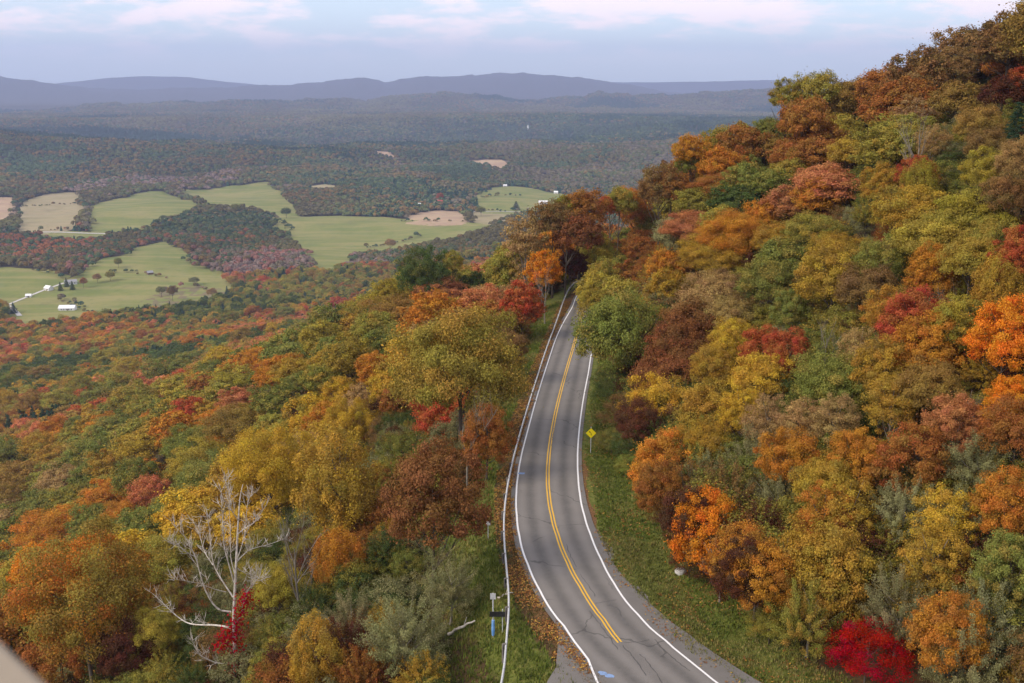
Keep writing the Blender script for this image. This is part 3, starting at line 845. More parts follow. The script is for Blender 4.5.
# ------------------------------------------------------------------ the trees one can tell apart in the photograph: x y w h colour kind | what makes it a landmark
CATALOGUE = """
120 355 32 26 ol o
106 361 24 20 yg o
66 375 28 24 gr o
126 369 26 20 yg o
161 372 32 30 gr o
115 384 30 26 ol o
100 398 34 26 gr o
134 401 42 30 ol o
60 401 30 30 ol o
33 402 26 28 mb o
6 402 22 26 mu o
42 374 28 20 mb o
20 374 24 22 ol o
4 384 18 24 gr o
85 369 16 12 or m
95 379 11 10 re m
140 386 18 14 ru m
80 388 22 24 ol o
167 400 18 16 sa m
143 361 18 14 or m
133 360 10 10 re m
316 315 30 28 mu o | mustard gold tree with a red tree at its shoulder
337 303 18 20 re m | red tree standing highest on the far edge of the lower wood
286 313 36 24 gr o
252 312 20 18 ru m
263 332 12 18 rb m
273 331 16 18 ye m
256 345 12 14 re m
285 330 14 14 ol o
241 338 30 24 mb o
304 331 28 20 ol o
326 324 28 22 gr o
213 331 20 14 gr o
189 344 18 14 or m
188 362 30 22 gr o
223 362 42 26 mu o
263 358 32 22 or o
297 355 46 28 gr o
331 361 34 28 mu o
263 371 18 14 ru m
281 301 24 16 gr o
229 318 26 16 gr o
203 350 16 14 or m
425 277 44 42 dg o | dark green tree rising above its neighbours at the pasture edge
470 254 36 34 ol o
498 246 30 28 gr o
491 268 42 26 mu o | golden tree with bunched foliage above the pale salmon tree
453 268 18 20 ol o
443 293 46 32 sa o | salmon topped tree below the dark green tree
484 304 44 30 sa o | salmon pink tree next to the red tree by the guardrail
400 314 62 34 mb o
390 283 34 24 ol o
389 297 30 22 yg o
361 314 34 26 ol o
345 305 16 22 re m
358 298 18 14 ru m
350 328 30 24 mu o
526 242 44 50 ta p | tall tan tree with pale limbs above the orange tree
544 270 32 42 bo m | bright orange tree where the guardrail curves away
553 224 36 36 br o
581 214 42 40 ru o
584 238 40 40 rb o
568 247 10 18 re m
573 263 28 28 dk o
566 208 28 22 ol o
511 221 24 18 mu o
522 303 38 44 re m | red tree beside the far stretch of guardrail
508 322 26 30 br p
623 196 30 26 ol o
634 195 28 28 or o
607 212 16 14 re m
637 215 34 26 ru o
601 252 34 34 yg o | yellow green tree closing the view along the road
640 247 32 26 ru o
20 432 13 15 re m
32 438 18 16 ye o
58 430 28 28 or m | orange tree amid the green trees on the lower slope
80 426 24 24 gr o
116 428 38 24 gr o
99 437 26 24 ol o
92 455 42 32 gr o
9 454 34 36 gr o
43 448 36 26 mu o
54 458 28 22 mu o
147 444 54 28 mu o
111 467 36 30 mu o
137 482 38 42 gr o
94 474 40 30 gr o
21 482 48 34 mb o
64 482 46 30 ta o
76 500 44 30 ol o
104 500 40 30 or o
152 496 36 34 sa o
43 505 40 30 gr o
10 502 32 34 mb o
165 508 26 22 gr o
124 415 16 11 re m
146 422 16 12 or m
157 423 24 20 ol o
144 408 34 22 ol o
191 412 38 30 re m | red orange tree alone among olive trees
276 402 42 32 gr o | rounded green tree amid the mustard crowns
241 402 36 24 sa o
217 420 34 24 or o
244 427 62 28 mb o
196 442 54 32 gr o
270 474 84 76 ye o | big bright yellow tree behind the white dead tree
202 462 56 34 yg o
287 436 34 30 yg o
311 420 44 40 ye u
327 452 54 44 mu u
294 373 42 30 mu o
325 379 38 32 ol o
299 384 28 24 gr o
188 383 28 18 ol o
180 371 28 24 gr o
214 374 32 24 gr o
232 385 38 24 yg o
264 370 18 12 re m
226 440 30 20 or o
461 363 128 112 ol o | biggest olive tree crown with the guardrail at its side
376 371 36 32 or m
350 361 44 42 yg o
396 399 32 30 ru m
446 408 60 44 re m | coral red tree top above the rust tree
352 422 54 42 ye u
360 399 32 32 ta p
486 432 46 44 ru m
432 497 104 124 rb m | tall red brown tree beside the guardrail
401 336 32 26 gr o
512 348 30 42 br o
340 482 92 84 mu u | mustard yellow tree in front of the rust tree
338 557 50 42 or u
279 590 44 56 yg o | lime green tree at the foot of the yellow tree
405 630 84 90 gg f | large grey green feathery tree above the grassy bank
352 622 50 70 gg f
450 580 50 60 gg f
376 586 18 18 ye s
318 652 56 50 mu u
347 645 26 50 dk f
272 668 40 34 yg s
40 574 50 64 bo m | orange red tree leaning out of the lower slope
58 534 82 44 or o
85 602 128 122 oo o | large tree with olive top and orange skirt
148 534 50 50 gr o
128 521 44 34 or o
9 538 36 40 gr o
8 604 36 70 yg o
158 632 40 60 yg o
168 560 60 50 ol o
212 480 60 40 gr o
745 147 44 36 ru o
766 135 24 22 gr o
716 149 28 22 ol o
690 158 30 24 or o
691 170 26 24 gr o
661 181 40 32 br o
717 167 34 24 or o
710 176 26 18 mu o
723 186 54 26 ru o
750 167 14 14 gr m
770 150 40 30 mb o
805 154 50 34 ru o
822 143 44 34 ru o
789 174 36 24 ol o
766 188 40 30 gr o
738 203 48 34 dg o | dark olive green tree midway up the hillside
697 203 40 30 ol o
658 223 34 26 gr o
670 195 34 26 ru o
821 180 44 28 sa o
788 207 44 34 sa o | salmon pink tree with a rounded top midway up the hillside
817 200 44 30 or o
698 229 64 36 sa o
735 236 66 50 or o | broad orange tree below the dark olive tree
774 240 38 34 mu o
817 233 54 36 ol o
832 252 34 30 mu o
680 248 28 20 gg o
650 241 34 26 ru o
669 264 38 30 or o
716 258 60 40 mu o
634 278 38 28 ru o
627 295 50 36 yg o
666 290 34 30 mu o
717 290 48 36 ta o
770 285 54 52 gr o | green tree in the middle of the hillside
605 333 70 76 gr o | big green tree overhanging the far lane
644 309 32 28 mu o
649 324 52 44 ol o
692 328 62 58 rb o | red brown tree uphill of the overhanging green tree
680 352 56 50 rb o
638 351 42 36 mu o
730 318 46 38 ta o
732 346 40 36 ye o
763 350 42 36 re m | red tree above the yellow crowns
590 287 34 36 yg o
588 302 26 28 yg o
600 276 32 30 ol o
613 268 30 28 ol o
761 379 52 46 ye o
714 371 36 34 mu o
656 406 52 46 ye o | yellow tree just uphill of the yellow warning sign
711 406 58 48 mu o
742 411 46 46 ye p
667 459 62 46 or m | orange tree overhanging the verge grass
708 466 40 34 ol f
704 446 34 30 mu o
769 422 42 36 ta p
754 460 44 40 gg f
788 464 44 36 or o
633 428 38 50 dk o
666 376 64 48 rb o
629 466 30 44 gr s
653 493 40 40 ru m
711 477 48 40 gg f
676 497 34 34 br f
705 524 62 54 bo m | bright orange tree at the edge of the verge
724 508 54 46 gg f
783 493 54 58 gg f | grey green tree with a pale upright stem
823 487 44 40 mu o
739 562 62 44 or m
735 579 36 32 dk m
760 584 34 28 or m
812 562 72 62 mu o
782 566 28 40 gr s
826 517 44 40 or p
681 520 34 30 dk m
832 275 62 62 mu m | large mustard gold tree on the middle hillside
882 267 48 40 gr o
933 272 48 42 or m
916 320 62 62 re m | coral red tree high on the hillside
956 325 54 54 yg m
1008 335 64 72 bo m | bright orange tree at the frame edge
999 287 40 44 mu u
972 262 54 52 yg o
867 291 54 42 br o
891 318 34 30 mu o
928 346 62 42 or m
790 310 34 36 gr m
833 386 64 42 gr o | pale green tree below the bare grey tree
790 352 24 26 re m
859 352 44 36 ta p
884 369 54 44 mu m
1022 255 20 36 re m
935 241 72 48 yg o
990 243 44 44 ol o
893 403 54 52 mu p
955 426 40 38 sa m
918 459 68 62 ru m | wide rust orange tree with a grey green tree beside it
980 463 62 84 gg f | grey green tree of the middle hillside with dense soft foliage
856 458 48 52 or m
800 424 44 42 ta p
836 420 44 40 ta p
904 510 54 46 gg f
848 513 60 50 mu p
1008 505 50 50 or m
1010 408 42 40 bo m
928 392 54 44 mb o
947 519 32 28 ye p
1018 436 30 40 ru o
957 102 46 40 mb o
913 118 44 38 ta p
880 155 46 40 ol o
838 129 42 30 yg o
870 117 24 24 gr m
818 156 50 34 ru o
850 155 36 32 mu o
883 184 38 38 mu m
833 189 56 36 sa o
921 180 30 30 yg u
914 215 66 44 mu o
971 215 64 48 yg o
1017 124 34 44 pi c | blue green conifer near the top of the hill
919 175 12 20 re m
986 175 38 34 yg o
933 143 34 30 ta p
804 124 44 32 ru o
881 94 46 32 ru o
848 100 36 26 mb o
817 96 38 26 ol o
787 103 28 22 ol o
1004 96 40 36 dk o
1005 197 44 36 br o
1018 166 34 34 ta o
975 62 36 26 br o
1003 66 36 28 ru o
1010 36 36 24 br o
985 34 32 22 ru o
948 54 34 26 ru o
962 30 28 20 ol o
1016 14 30 20 br o
992 14 26 18 ru o
926 66 36 28 mb o
892 68 38 24 br o
866 74 26 18 gr o
955 80 34 26 br o
925 44 28 18 ol o
906 58 26 18 ru o
846 80 28 18 ol o
1021 86 20 24 re m
908 80 34 26 ru o
978 126 40 34 mb o
985 148 34 28 br o
867 655 88 70 cr b | crimson bushy tree at the corner of the verge
838 566 78 54 mu m
935 562 64 54 mu p
900 604 64 60 gg f
948 634 36 40 or m
990 612 70 72 gg f
62 662 70 56 ru m
128 655 54 56 dk o
205 640 50 60 dg s
290 650 44 50 ol s
1012 570 44 44 gr m
958 528 30 26 gg f
1018 650 34 50 dk s
800 610 44 44 ol f
965 655 60 56 gg f
236 208 8 7 gr o
286 212 12 11 dg o | dark round tree standing alone in the pale pasture
172 291 9 12 br o | brown tree in the middle of the lower pasture
161 290 8 8 gg o
118 262 7 7 gr o
83 281 6 11 ru m | rust tree beside the farmhouse lane
60 285 5 8 dg c
66 281 5 8 dg c
72 284 5 7 dg c
110 275 8 7 ol o
97 277 7 7 ta o
194 280 9 6 gg o
212 292 9 8 ta o
390 243 9 10 ta o | bare looking brown tree on the edge of the wide pasture
481 210 10 12 gr o
516 204 10 12 dg c | pointed dark conifer in the farthest green pasture
440 196 10 12 re m
690 560 40 40 dk s
614 388 46 40 dg s
626 412 44 40 br s
612 440 30 30 gr s
630 445 40 36 dg s
770 625 44 34 ol s
"""
BARE_LIST = """
468 432 52 72 pale bare tree leaning over the red brown tree
826 340 40 56 pale grey leafless tree on the middle hillside
985 396 48 60 pale forked leafless tree near the frame edge
915 150 46 60 pale limbed leafless tree high on the hillside
934 306 30 44 thin grey leafless tree beside the coral red tree
300 560 40 120 slender pale leafless tree in the shade of the yellow tree
722 540 40 56 leaning pale leafless tree among the orange trees
545 290 26 40 pale leafless tree by the bright orange tree
"""
def pick_lod(dist): return 0 if dist < 135 else (1 if dist < 260 else 2)
SPECIES = {k_: ('broadleaf_tree', 'tree') for k_ in 'bompu'}
SPECIES.update({'f': ('feathery_tree', 'feathery tree'), 'c': ('conifer_tree', 'conifer'), 's': ('shrub', 'shrub')})
GROUPS = {'broadleaf_tree': 'autumn trees on the wooded slopes', 'feathery_tree': 'feathery trees near the road', 'shrub': 'shrubs at the wood edge', 'conifer_tree': 'conifers'}
TREES = []          # (x, y, crown radius, colour code, px, py, w, h, kind, root, hero)
trng = np.random.RandomState(21)
def jitter_col(c, a):
    g = 1 + trng.normal(0, a); return [max(0.002, v * g * (1 + trng.normal(0, a * 0.5))) for v in c]
def place_tree(px, py, w, h, colr, kd, hero=None):
    up = {'s': 1.6, 'c': 8.0, 'b': 2.4}.get(kd, 9.0)
    for it in range(6):
        up_used = up
        p = ground_hit(px, py, up)
        if p is None: return None
        dep = float(p[1] * CP - p[2] * SP)
        rw = w * dep / F_PX * 0.5 * (1.10 if w < 80 else 0.96)
        if kd == 's': rw = min(max(rw, 0.8), 3.2); hgt = rw * 1.7; up = hgt * 0.5
        elif kd == 'b': hgt = 2.0 * rw * h / w * 1.15; up = 0.5 * hgt
        else:
            rw = min(max(rw, 1.6 if dep > 700 else 2.0), 8.5)
            hgt = min(max(h * dep / F_PX * 1.0 / 0.66, (1.55 if kd == 'o' else 1.85) * rw, 7.0 if dep < 700 else 5.0), 3.2 * rw + 2.0, 20.0)
            if kd in 'f': hgt = min(max(2.3 * rw, 5.0), 14)
            up = 0.5 * up + 0.5 * hgt * 0.65
    if px > 540 and py < 240 and float((p**2).sum()) > 400**2:   # a tree on the skyline: as tall as it takes to stand on the near crest
        for u2 in np.arange(8.0, 26.0, 0.5):
            p2 = ground_hit(px, py, float(u2))
            if p2 is not None and float((p2**2).sum()) < 340**2:
                p = p2; up_used = min(float(u2), 13.5); dep = float(p[1] * CP - p[2] * SP); rw = min(max(w * dep / F_PX * 0.55, 2.0), 8.5); break
    hgt = up_used / (0.5 if kd in 'sb' else 0.65)
    dist = math.sqrt(float((p**2).sum()))
    lod = pick_lod(dist); lod = 3 if rw > 4.4 and dist < 170 else (lod - 1 if lod > 0 and rw > 5 else lod); var = trng.randint(0, 3 if lod < 2 else 2)
    cm, tm = proto(KINDS[kd], lod, int(var))
    x, y = float(p[0]), float(p[1])
    d, _ = road_sd(np.array([x]), np.array([y])); d = float(d[0])
    lim = 9.6 if (d > 0 and y < 112 and kd not in 'sb') else 5.2; over = (0.0, 0.0)
    if abs(d) < lim:                                     # the stem stands off the pavement
        i = int(np.argmin(np.hypot(CENTRE[:, 0] - x, CENTRE[:, 1] - y))); sh = (lim - abs(d)) * (1 if d >= 0 else -1)
        x += NRM[i, 0] * sh; y += NRM[i, 1] * sh; over = (-0.75 * sh * NRM[i, 0], -0.75 * sh * NRM[i, 1])
    name = SPECIES[kd][0]
    rz_ = float(trng.rand() * 6.283)
    root = empty(name, (x, y, float(H(np.array([x]), np.array([y]))[0])), rz_)
    lx, ly = over[0] * math.cos(rz_) + over[1] * math.sin(rz_), -over[0] * math.sin(rz_) + over[1] * math.cos(rz_)
    rx = {'s': 0.50, 'b': 0.50, 'u': 0.34, 'c': 0.27}.get(kd, 0.36)
    sc3 = (rw / rx, rw / rx, hgt)
    _, ca, cb = PALETTE[colr]
    for nm, me in (('crown', cm), ('trunk', tm)):
        o = link(nm, me, root); o.scale = sc3
        sq_ = min(1.0, 3.1 * rw / hgt)
        if nm == 'crown' and sq_ < 0.97 and kd not in 'scb': o.scale = (sc3[0], sc3[1], hgt * sq_); o.location = (0, 0, (1 - sq_) * hgt * 0.75)
        elif nm == 'crown' and abs(d) < 17 and kd not in 'scb': st = 1.16 if w > 100 else (1.24 if d > 0 else 1.14); o.scale = (sc3[0], sc3[1], hgt * st); o.location = (0, 0, (1 - st) * hgt)
        if nm == 'crown': o.location.x, o.location.y = lx, ly
        if nm == 'crown': o['tint'] = jitter_col(ca, 0.07); o['tint_b'] = jitter_col(cb, 0.07)
    TREES.append(dict(x=x, y=y, r=rw, col=colr, px=px, py=py, w=w, h=h, kd=kd, root=root, hero=hero, up=p))
    return root
for line in CATALOGUE.strip().splitlines():
    a, _, hero = line.partition('|')
    t = a.split()
    place_tree(float(t[0]), float(t[1]), float(t[2]), float(t[3]), t[4], t[5], hero.strip() or None)

def place_bare(px, py, w, h, label, i):
    p = ground_hit(px, py + h * 0.40, 3.0)
    dep = float(p[1] * CP - p[2] * SP)
    hgt = h * dep / F_PX * 1.12 + 2.5
    root = empty('bare_tree', (float(p[0]), float(p[1]), float(H(p[:1], p[1:2])[0])), i * 1.7)
    o = link('trunk', bare_proto(i % 4), root); wr = w * dep / F_PX * 0.5
    o.scale = (max(wr / 0.33, hgt * 0.6), max(wr / 0.33, hgt * 0.6), hgt / 0.95)
    tag(root, label, 'tree', 'leafless trees')
for i, line in enumerate(BARE_LIST.strip().splitlines()):
    t = line.split(None, 4); place_bare(*map(float, t[:4]), t[4], i)

# ------------------------------------------------------------------ labels that single each tree out: colour, kind and the nearest landmark in the wood
LANDMARKS = [(t['px'], t['py'], t['hero']) for t in TREES if t['hero']] + [
    (236, 580, 'white dead tree'), (591, 433, 'yellow warning sign'), (68, 309, 'long white roofed barn'), (826, 340, 'pale grey leafless tree'),
    (985, 396, 'pale forked leafless tree'), (490, 610, 'black panel on posts'), (681, 571, 'white boulder')]
def short(hero):
    best = len(hero)
    for cut in (' with ', ' at its', ' above ', ' behind ', ' in front', ' beside ', ' below ', ' next to ', ' where ', ' amid ', ' among ', ' alone ', ' standing ', ' rising ',
                ' at the ', ' midway ', ' in the ', ' uphill ', ' near ', ' high ', ' overhanging ', ' on the ', ' just ', ' closing ', ' leaning ', ' of the ', ' amid ', ' just '):
        i = hero.find(cut)
        if i > 8: best = min(best, i)
    return hero[:best]
SHORT = {}
for L in LANDMARKS: SHORT.setdefault(short(L[2]), []).append(L)
def mark_name(L):
    s = short(L[2])
    return s if len(SHORT[s]) == 1 else L[2]
def direction(dx, dy):
    a = math.degrees(math.atan2(-dy, dx)) % 360
    return ('to the right of', 'above and right of', 'directly above', 'above and left of', 'to the left of', 'below and left of', 'directly below', 'below and right of')[int((a + 22.5) // 45) % 8]
used = set()
for t in TREES:
    if t['hero']: used.add(t['hero'])
def size_word(t):
    big = t['w'] * t['h']
    return 'large' if big > 2600 else ('small' if big < 520 else 'mid sized')
ORD = ['', 'second ', 'third ', 'fourth ', 'fifth ']
for t in TREES:
    word = PALETTE[t['col']][0]; noun = SPECIES[t['kd']][1]
    if t['hero']: lab = t['hero']
    else:
        lab = None; cands = []
        for L in LANDMARKS:
            dx, dy = t['px'] - L[0], t['py'] - L[1]; dist = math.hypot(dx, dy)
            same = sorted(math.hypot(o['px'] - L[0], o['py'] - L[1]) for o in TREES if o['col'] == t['col'] and SPECIES[o['kd']] == SPECIES[t['kd']] and not o['hero']
                          and direction(o['px'] - L[0], o['py'] - L[1]) == direction(dx, dy))
            rank = same.index(dist) if dist in same else 0
            nm = mark_name(L)
            if rank < 5 and len(nm.split()) < 9: cands.append((dist * (1 + 0.8 * rank) + 12 * max(0, len(nm.split()) - 4), rank, direction(dx, dy), nm))
        for dist, rank, dr, nm in sorted(cands):
            s = f"{ORD[rank]}{'closest ' if rank == 0 else 'nearest '}{word} {noun} {dr} the {nm}"
            if s not in used and len(s.split()) <= 16: lab = s; break
        lab = lab or f"{size_word(t)} {word} {noun} crown on the wooded slope by the road"
        used.add(lab)
    tag(t['root'], lab, 'shrub' if t['kd'] == 's' else 'tree', GROUPS[t['root'].name.split('.')[0]])

# ------------------------------------------------------------------ the rest of the wood near by: instanced crowns, one uncountable mass
def gn_group(name, coll):
    g = bpy.data.node_groups.new(name, 'GeometryNodeTree')
    g.interface.new_socket('Geometry', in_out='INPUT', socket_type='NodeSocketGeometry'); g.interface.new_socket('Geometry', in_out='OUTPUT', socket_type='NodeSocketGeometry')
    gi = g.nodes.new('NodeGroupInput'); go = g.nodes.new('NodeGroupOutput')
    iop = g.nodes.new('GeometryNodeInstanceOnPoints'); ci = g.nodes.new('GeometryNodeCollectionInfo')
    ci.inputs['Collection'].default_value = coll; ci.inputs['Separate Children'].default_value = True; ci.inputs['Reset Children'].default_value = True
    def na(n, t):
        x = g.nodes.new('GeometryNodeInputNamedAttribute'); x.data_type = t; x.inputs['Name'].default_value = n; return x.outputs['Attribute']
    L = g.links.new
    L(gi.outputs[0], iop.inputs['Points']); L(ci.outputs[0], iop.inputs['Instance']); iop.inputs['Pick Instance'].default_value = True
    L(na('pick', 'INT'), iop.inputs['Instance Index']); L(na('scl', 'FLOAT_VECTOR'), iop.inputs['Scale']); L(iop.outputs[0], go.inputs[0])
    e2r = g.nodes.new('FunctionNodeEulerToRotation'); L(na('rot', 'FLOAT_VECTOR'), e2r.inputs[0]); L(e2r.outputs[0], iop.inputs['Rotation'])
    return g
def scatter(name, keys, P, scl, rz, pick, tint, tint_b, label=None):
    coll = bpy.data.collections.new(name + '_kinds')
    for i, k_ in enumerate(keys):
        cm, tm = proto(*k_)
        V = np.empty(len(cm.vertices) * 3, np.float32); cm.vertices.foreach_get('co', V)
        me = cm.copy(); me.materials.append(M['bark'])
        bm = bmesh.new(); bm.from_mesh(me)
        nf = len(bm.faces); bm.from_mesh(tm)
        bm.faces.ensure_lookup_table()
        for f in bm.faces[nf:]: f.material_index = 1
        bm.to_mesh(me); bm.free()
        coll.objects.link(bpy.data.objects.new(f'crown_{chr(97 + i)}', me))
    n = len(P); pm = bpy.data.meshes.new(name); pm.vertices.add(n)
    pm.vertices.foreach_set('co', np.asarray(P, np.float32).ravel())
    def at(nm, ty, fld, v, dt=np.float32):
        a = pm.attributes.new(nm, ty, 'POINT'); a.data.foreach_set(fld, np.asarray(v, dt).ravel())
    at('scl', 'FLOAT_VECTOR', 'vector', scl); at('rot', 'FLOAT_VECTOR', 'vector', np.c_[np.zeros(n), np.zeros(n), rz])
    at('pick', 'INT', 'value', pick, np.int32)
    at('tint', 'FLOAT_COLOR', 'color', np.c_[tint, np.ones(n)]); at('tint_b', 'FLOAT_COLOR', 'color', np.c_[tint_b, np.ones(n)])
    o = link(name, pm); md = o.modifiers.new('scatter', 'NODES'); md.node_group = gn_group(name, coll)
    tag(o, kind='stuff'); return o
def poisson(r0, r1, half, space, rng, fill=1.0):
    """jittered polar grid: positions with about `space(r)` metres between them"""
    out = []; r = r0
    while r < r1:
        s = space(r); n = max(1, int(2 * half * r / s))
        a = (np.arange(n) + rng.rand(n) * 0.9) / n * 2 * half - half
        rr = r + (rng.rand(n) - 0.5) * s * 0.9
        keep = rng.rand(n) < fill
        out.append(np.c_[rr * np.sin(a), rr * np.cos(a)][keep]); r += s * 0.92
    return np.vstack(out)
frng = np.random.RandomState(77)
TX = np.array([[t['x'], t['y']] for t in TREES]); TR = np.array([t['r'] for t in TREES])
TC = np.array([PALETTE[t['col']][1] for t in TREES]); TCB = np.array([PALETTE[t['col']][2] for t in TREES])
def pal(codes): return np.array([PALETTE[c][1] for c in codes]), np.array([PALETTE[c][2] for c in codes])
ZONES = []
for zpx, zpy, zrad, zc_list, pr in ((250, 296, 110, ['pi', 'pi', 'dg', 'gr', 'ol'], 0.75), (190, 306, 90, ['pi', 'pi', 'dg', 'gr'], 0.75), (130, 312, 70, ['pi', 'pi', 'gr', 'dg'], 0.75), (330, 286, 90, ['gr', 'pi', 'ol', 'mb'], 0.7),
                                   (40, 335, 110, ['ru', 'or', 'mb', 'mu', 'ol', 'sa'], 0.6), (110, 345, 70, ['ol', 'gr', 'ru', 'mu'], 0.6), (410, 262, 90, ['sa', 'ru', 'ol', 'gr', 'mb'], 0.7)):
    zp = ground_hit(zpx, zpy, 8.0); ZONES.append((zp[0], zp[1], zrad, zc_list, pr))
def zone_colour(x, y, rng):
    """leaf colours of woods beyond the near slopes: patches where one kind dominates, mixed at their borders"""
    n = len(x)
    a = fbm(x / 170, y / 170, 3, 41); b = fbm(x / 90 + 7, y / 90, 3, 47)
    va, vb = a + rng.normal(0, 0.09, n), b + rng.normal(0, 0.10, n)
    codes = np.where(rng.rand(n) < 0.5, 'ru', 'mb').astype('U2')
    codes[va < 0.46] = 'ol'; codes[(va < 0.53) & (vb < 0.47)] = 'gr'; codes[(va > 0.57)] = 'mb'; codes[(va > 0.50) & (vb > 0.58)] = 'or'
    codes[(va > 0.66) & (vb < 0.42)] = 're'; codes[(va > 0.64) & (vb > 0.5)] = 'sa'; codes[(va > 0.53) & (va < 0.60) & (vb < 0.5)] = 'mu'; codes[(va < 0.42) & (vb > 0.52)] = 'mu'; codes[vb < 0.37] = 'pi'; codes[(va < 0.34)] = 'dg'
    for zx, zy, zr_, zcodes, pr in ZONES:
        m = (np.hypot(x - zx, y - zy) + rng.normal(0, 0.18 * zr_, n) < zr_) & (rng.rand(n) < pr)
        codes[m] = np.array(zcodes)[rng.randint(0, len(zcodes), m.sum())]
    ca, cb = pal(codes)
    return ca, cb, codes
# (a) gaps between the catalogued trees of the near slopes
P = poisson(48, 430, 0.62, lambda r: 6.4 + r * 0.004, frng)
d, arc = road_sd(P[:, 0], P[:, 1])
keep = ((d < -8.0) | (d > 10.5)); P, d = P[keep], d[keep]
dd = np.sqrt(((P[:, None] - TX[None])**2).sum(-1))
inview = np.abs(np.arctan2(P[:, 0], P[:, 1])) < 0.60
gap = (dd / (TR[None] * 0.80 + 2.0)).min(1)
keep = gap > np.where(np.hypot(P[:, 0], P[:, 1]) > 130, 0.8, 1.0); P, d, dd, gap = P[keep], d[keep], dd[keep], gap[keep]
nn_ = dd.argsort(1)[:, :3]; pickn = nn_[np.arange(len(P)), frng.randint(0, 3, len(P))]
TK = np.array([t['col'] for t in TREES])
pickn = np.where(np.isin(TK[pickn], ['re', 'cr', 'bo', 'sa', 'dk']), nn_[:, 0], pickn)
bad = np.isin(TK[pickn], ['re', 'cr', 'bo', 'sa', 'dk'])
tint, tintb = TC[pickn].copy(), TCB[pickn].copy()
tint[bad] = PALETTE['ol'][1]; tintb[bad] = PALETTE['mu'][1]
zc_, zb_, _c = zone_colour(P[:, 0], P[:, 1], frng)
far_from = (dd.min(1) > 26)[:, None]
tint = np.where(far_from, zc_, tint) * (1 + frng.normal(0, 0.09, (len(P), 1))); tintb = np.where(far_from, zb_, tintb)
pk0 = None
rad = np.clip((gap * 2.6) + frng.rand(len(P)) * 1.2, 2.4, 5.2)
hgt = np.where(gap < 1.6, 7.0 + frng.rand(len(P)) * 2.5, 9.5 + frng.rand(len(P)) * 5)
# none may stand in front of a catalogued tree
fz = H(P[:, 0], P[:, 1]) + hgt * 0.64
def cam_px(X, Y, Z):
    dep = Y * CP - Z * SP
    return W / 2 + F_PX * X / dep, Hh / 2 - F_PX * (Y * SP + Z * CP) / dep, dep
fx, fy, fd = cam_px(P[:, 0], P[:, 1], fz)
tx, ty = np.array([t['px'] for t in TREES]), np.array([t['py'] for t in TREES])
td = np.array([t['up'][1] * CP - t['up'][2] * SP for t in TREES]); tw, th = np.array([t['w'] for t in TREES]) * 0.5, np.array([t['h'] for t in TREES]) * 0.5
rp, hp = F_PX * rad / fd, F_PX * hgt * 0.38 / fd
ov = ((np.abs(fx[:, None] - tx) < rp[:, None] * 0.55 + tw * 0.25) & (np.abs(fy[:, None] - ty) < hp[:, None] * 0.55 + th * 0.25) & (td[None] > fd[:, None] - 4)).any(1)
keep = ~ov & ~((fd < 110) & (fx - rp * 1.3 < 1045) & (fx + rp * 1.3 > -20))
P, d, rad, hgt, tint, tintb, gap = P[keep], d[keep], rad[keep], hgt[keep], tint[keep], tintb[keep], gap[keep]
keys = [('oak', 1, 0), ('oak', 1, 1), ('maple', 1, 0), ('maple', 1, 1), ('oak', 2, 0), ('oak', 2, 1), ('maple', 2, 0)]
dist = np.hypot(P[:, 0], P[:, 1])
pk = np.where(dist < 240, frng.randint(0, 4, len(P)), frng.randint(4, 7, len(P)))
z = H(P[:, 0], P[:, 1])
scatter('forest', keys, np.c_[P, z], np.c_[rad / 0.36, rad / 0.36, hgt], frng.rand(len(P)) * 6.283, pk, np.clip(tint, 0.003, 1), tintb)
# low shrubs and saplings at the foot of the wood
P = np.vstack([poisson(45, 300, 0.62, lambda r: 2.6 + r * 0.006, frng), poisson(45, 150, 0.62, lambda r: 1.9, frng)])
so = s0 + frng.rand(900) * 120; oo_ = 9.2 + 4.5 * frng.rand(900)
P = np.vstack([P, at_s(so, oo_ + 1.6 * smooth01((at_s(so, oo_, 0)[:, 1] < 100) * 1.0), 0)[:, :2]])
d, arc = road_sd(P[:, 0], P[:, 1])
cb_ = [t for t in TREES if t['kd'] == 'b'][0]
P[np.hypot(P[:, 0] - cb_['x'], P[:, 1] - cb_['y'] + 2.5) < 6.5] = (0, 6000); d, arc = road_sd(P[:, 0], P[:, 1])
edge = (fbm(P[:, 0] / 9, P[:, 1] / 9, 2, 71) - 0.5) * 5
keep = ((d > 8.0 + 1.9 * smooth01((112 - P[:, 1]) / 30) + edge * 0.6) & (d < 75) & ((d < 30) | (frng.rand(len(d)) < 0.45))) | ((d < -8.2 - 3.6 * smooth01((84 - P[:, 1]) / 14) + edge * 0.6) & (d > -60)); P, d = P[keep], d[keep]
rad = 0.8 + frng.rand(len(P))**2 * 1.7; rad = rad + 0.7 * ((d > 7) & (d < 13)); hgt = rad * (1.3 + frng.rand(len(P)) * 0.9)
a = fbm(P[:, 0] / 12, P[:, 1] / 12, 3, 73) + frng.normal(0, 0.10, len(P))
codes = np.array(['gr', 'ol', 'dg', 'br', 'gg', 'ol', 'dk', 'mu', 'ru'])[np.clip(((a - 0.25) / 0.5 * 9).astype(int), 0, 8)]
ca, cb = pal(codes)
scatter('undergrowth', [('shrub', 1, 0), ('shrub', 1, 1), ('feather', 1, 0)], np.c_[P, H(P[:, 0], P[:, 1])], np.c_[rad / 0.5, rad / 0.5, hgt], frng.rand(len(P)) * 6.283,
        frng.randint(0, 3, len(P)), ca * 0.85, cb * 0.85)
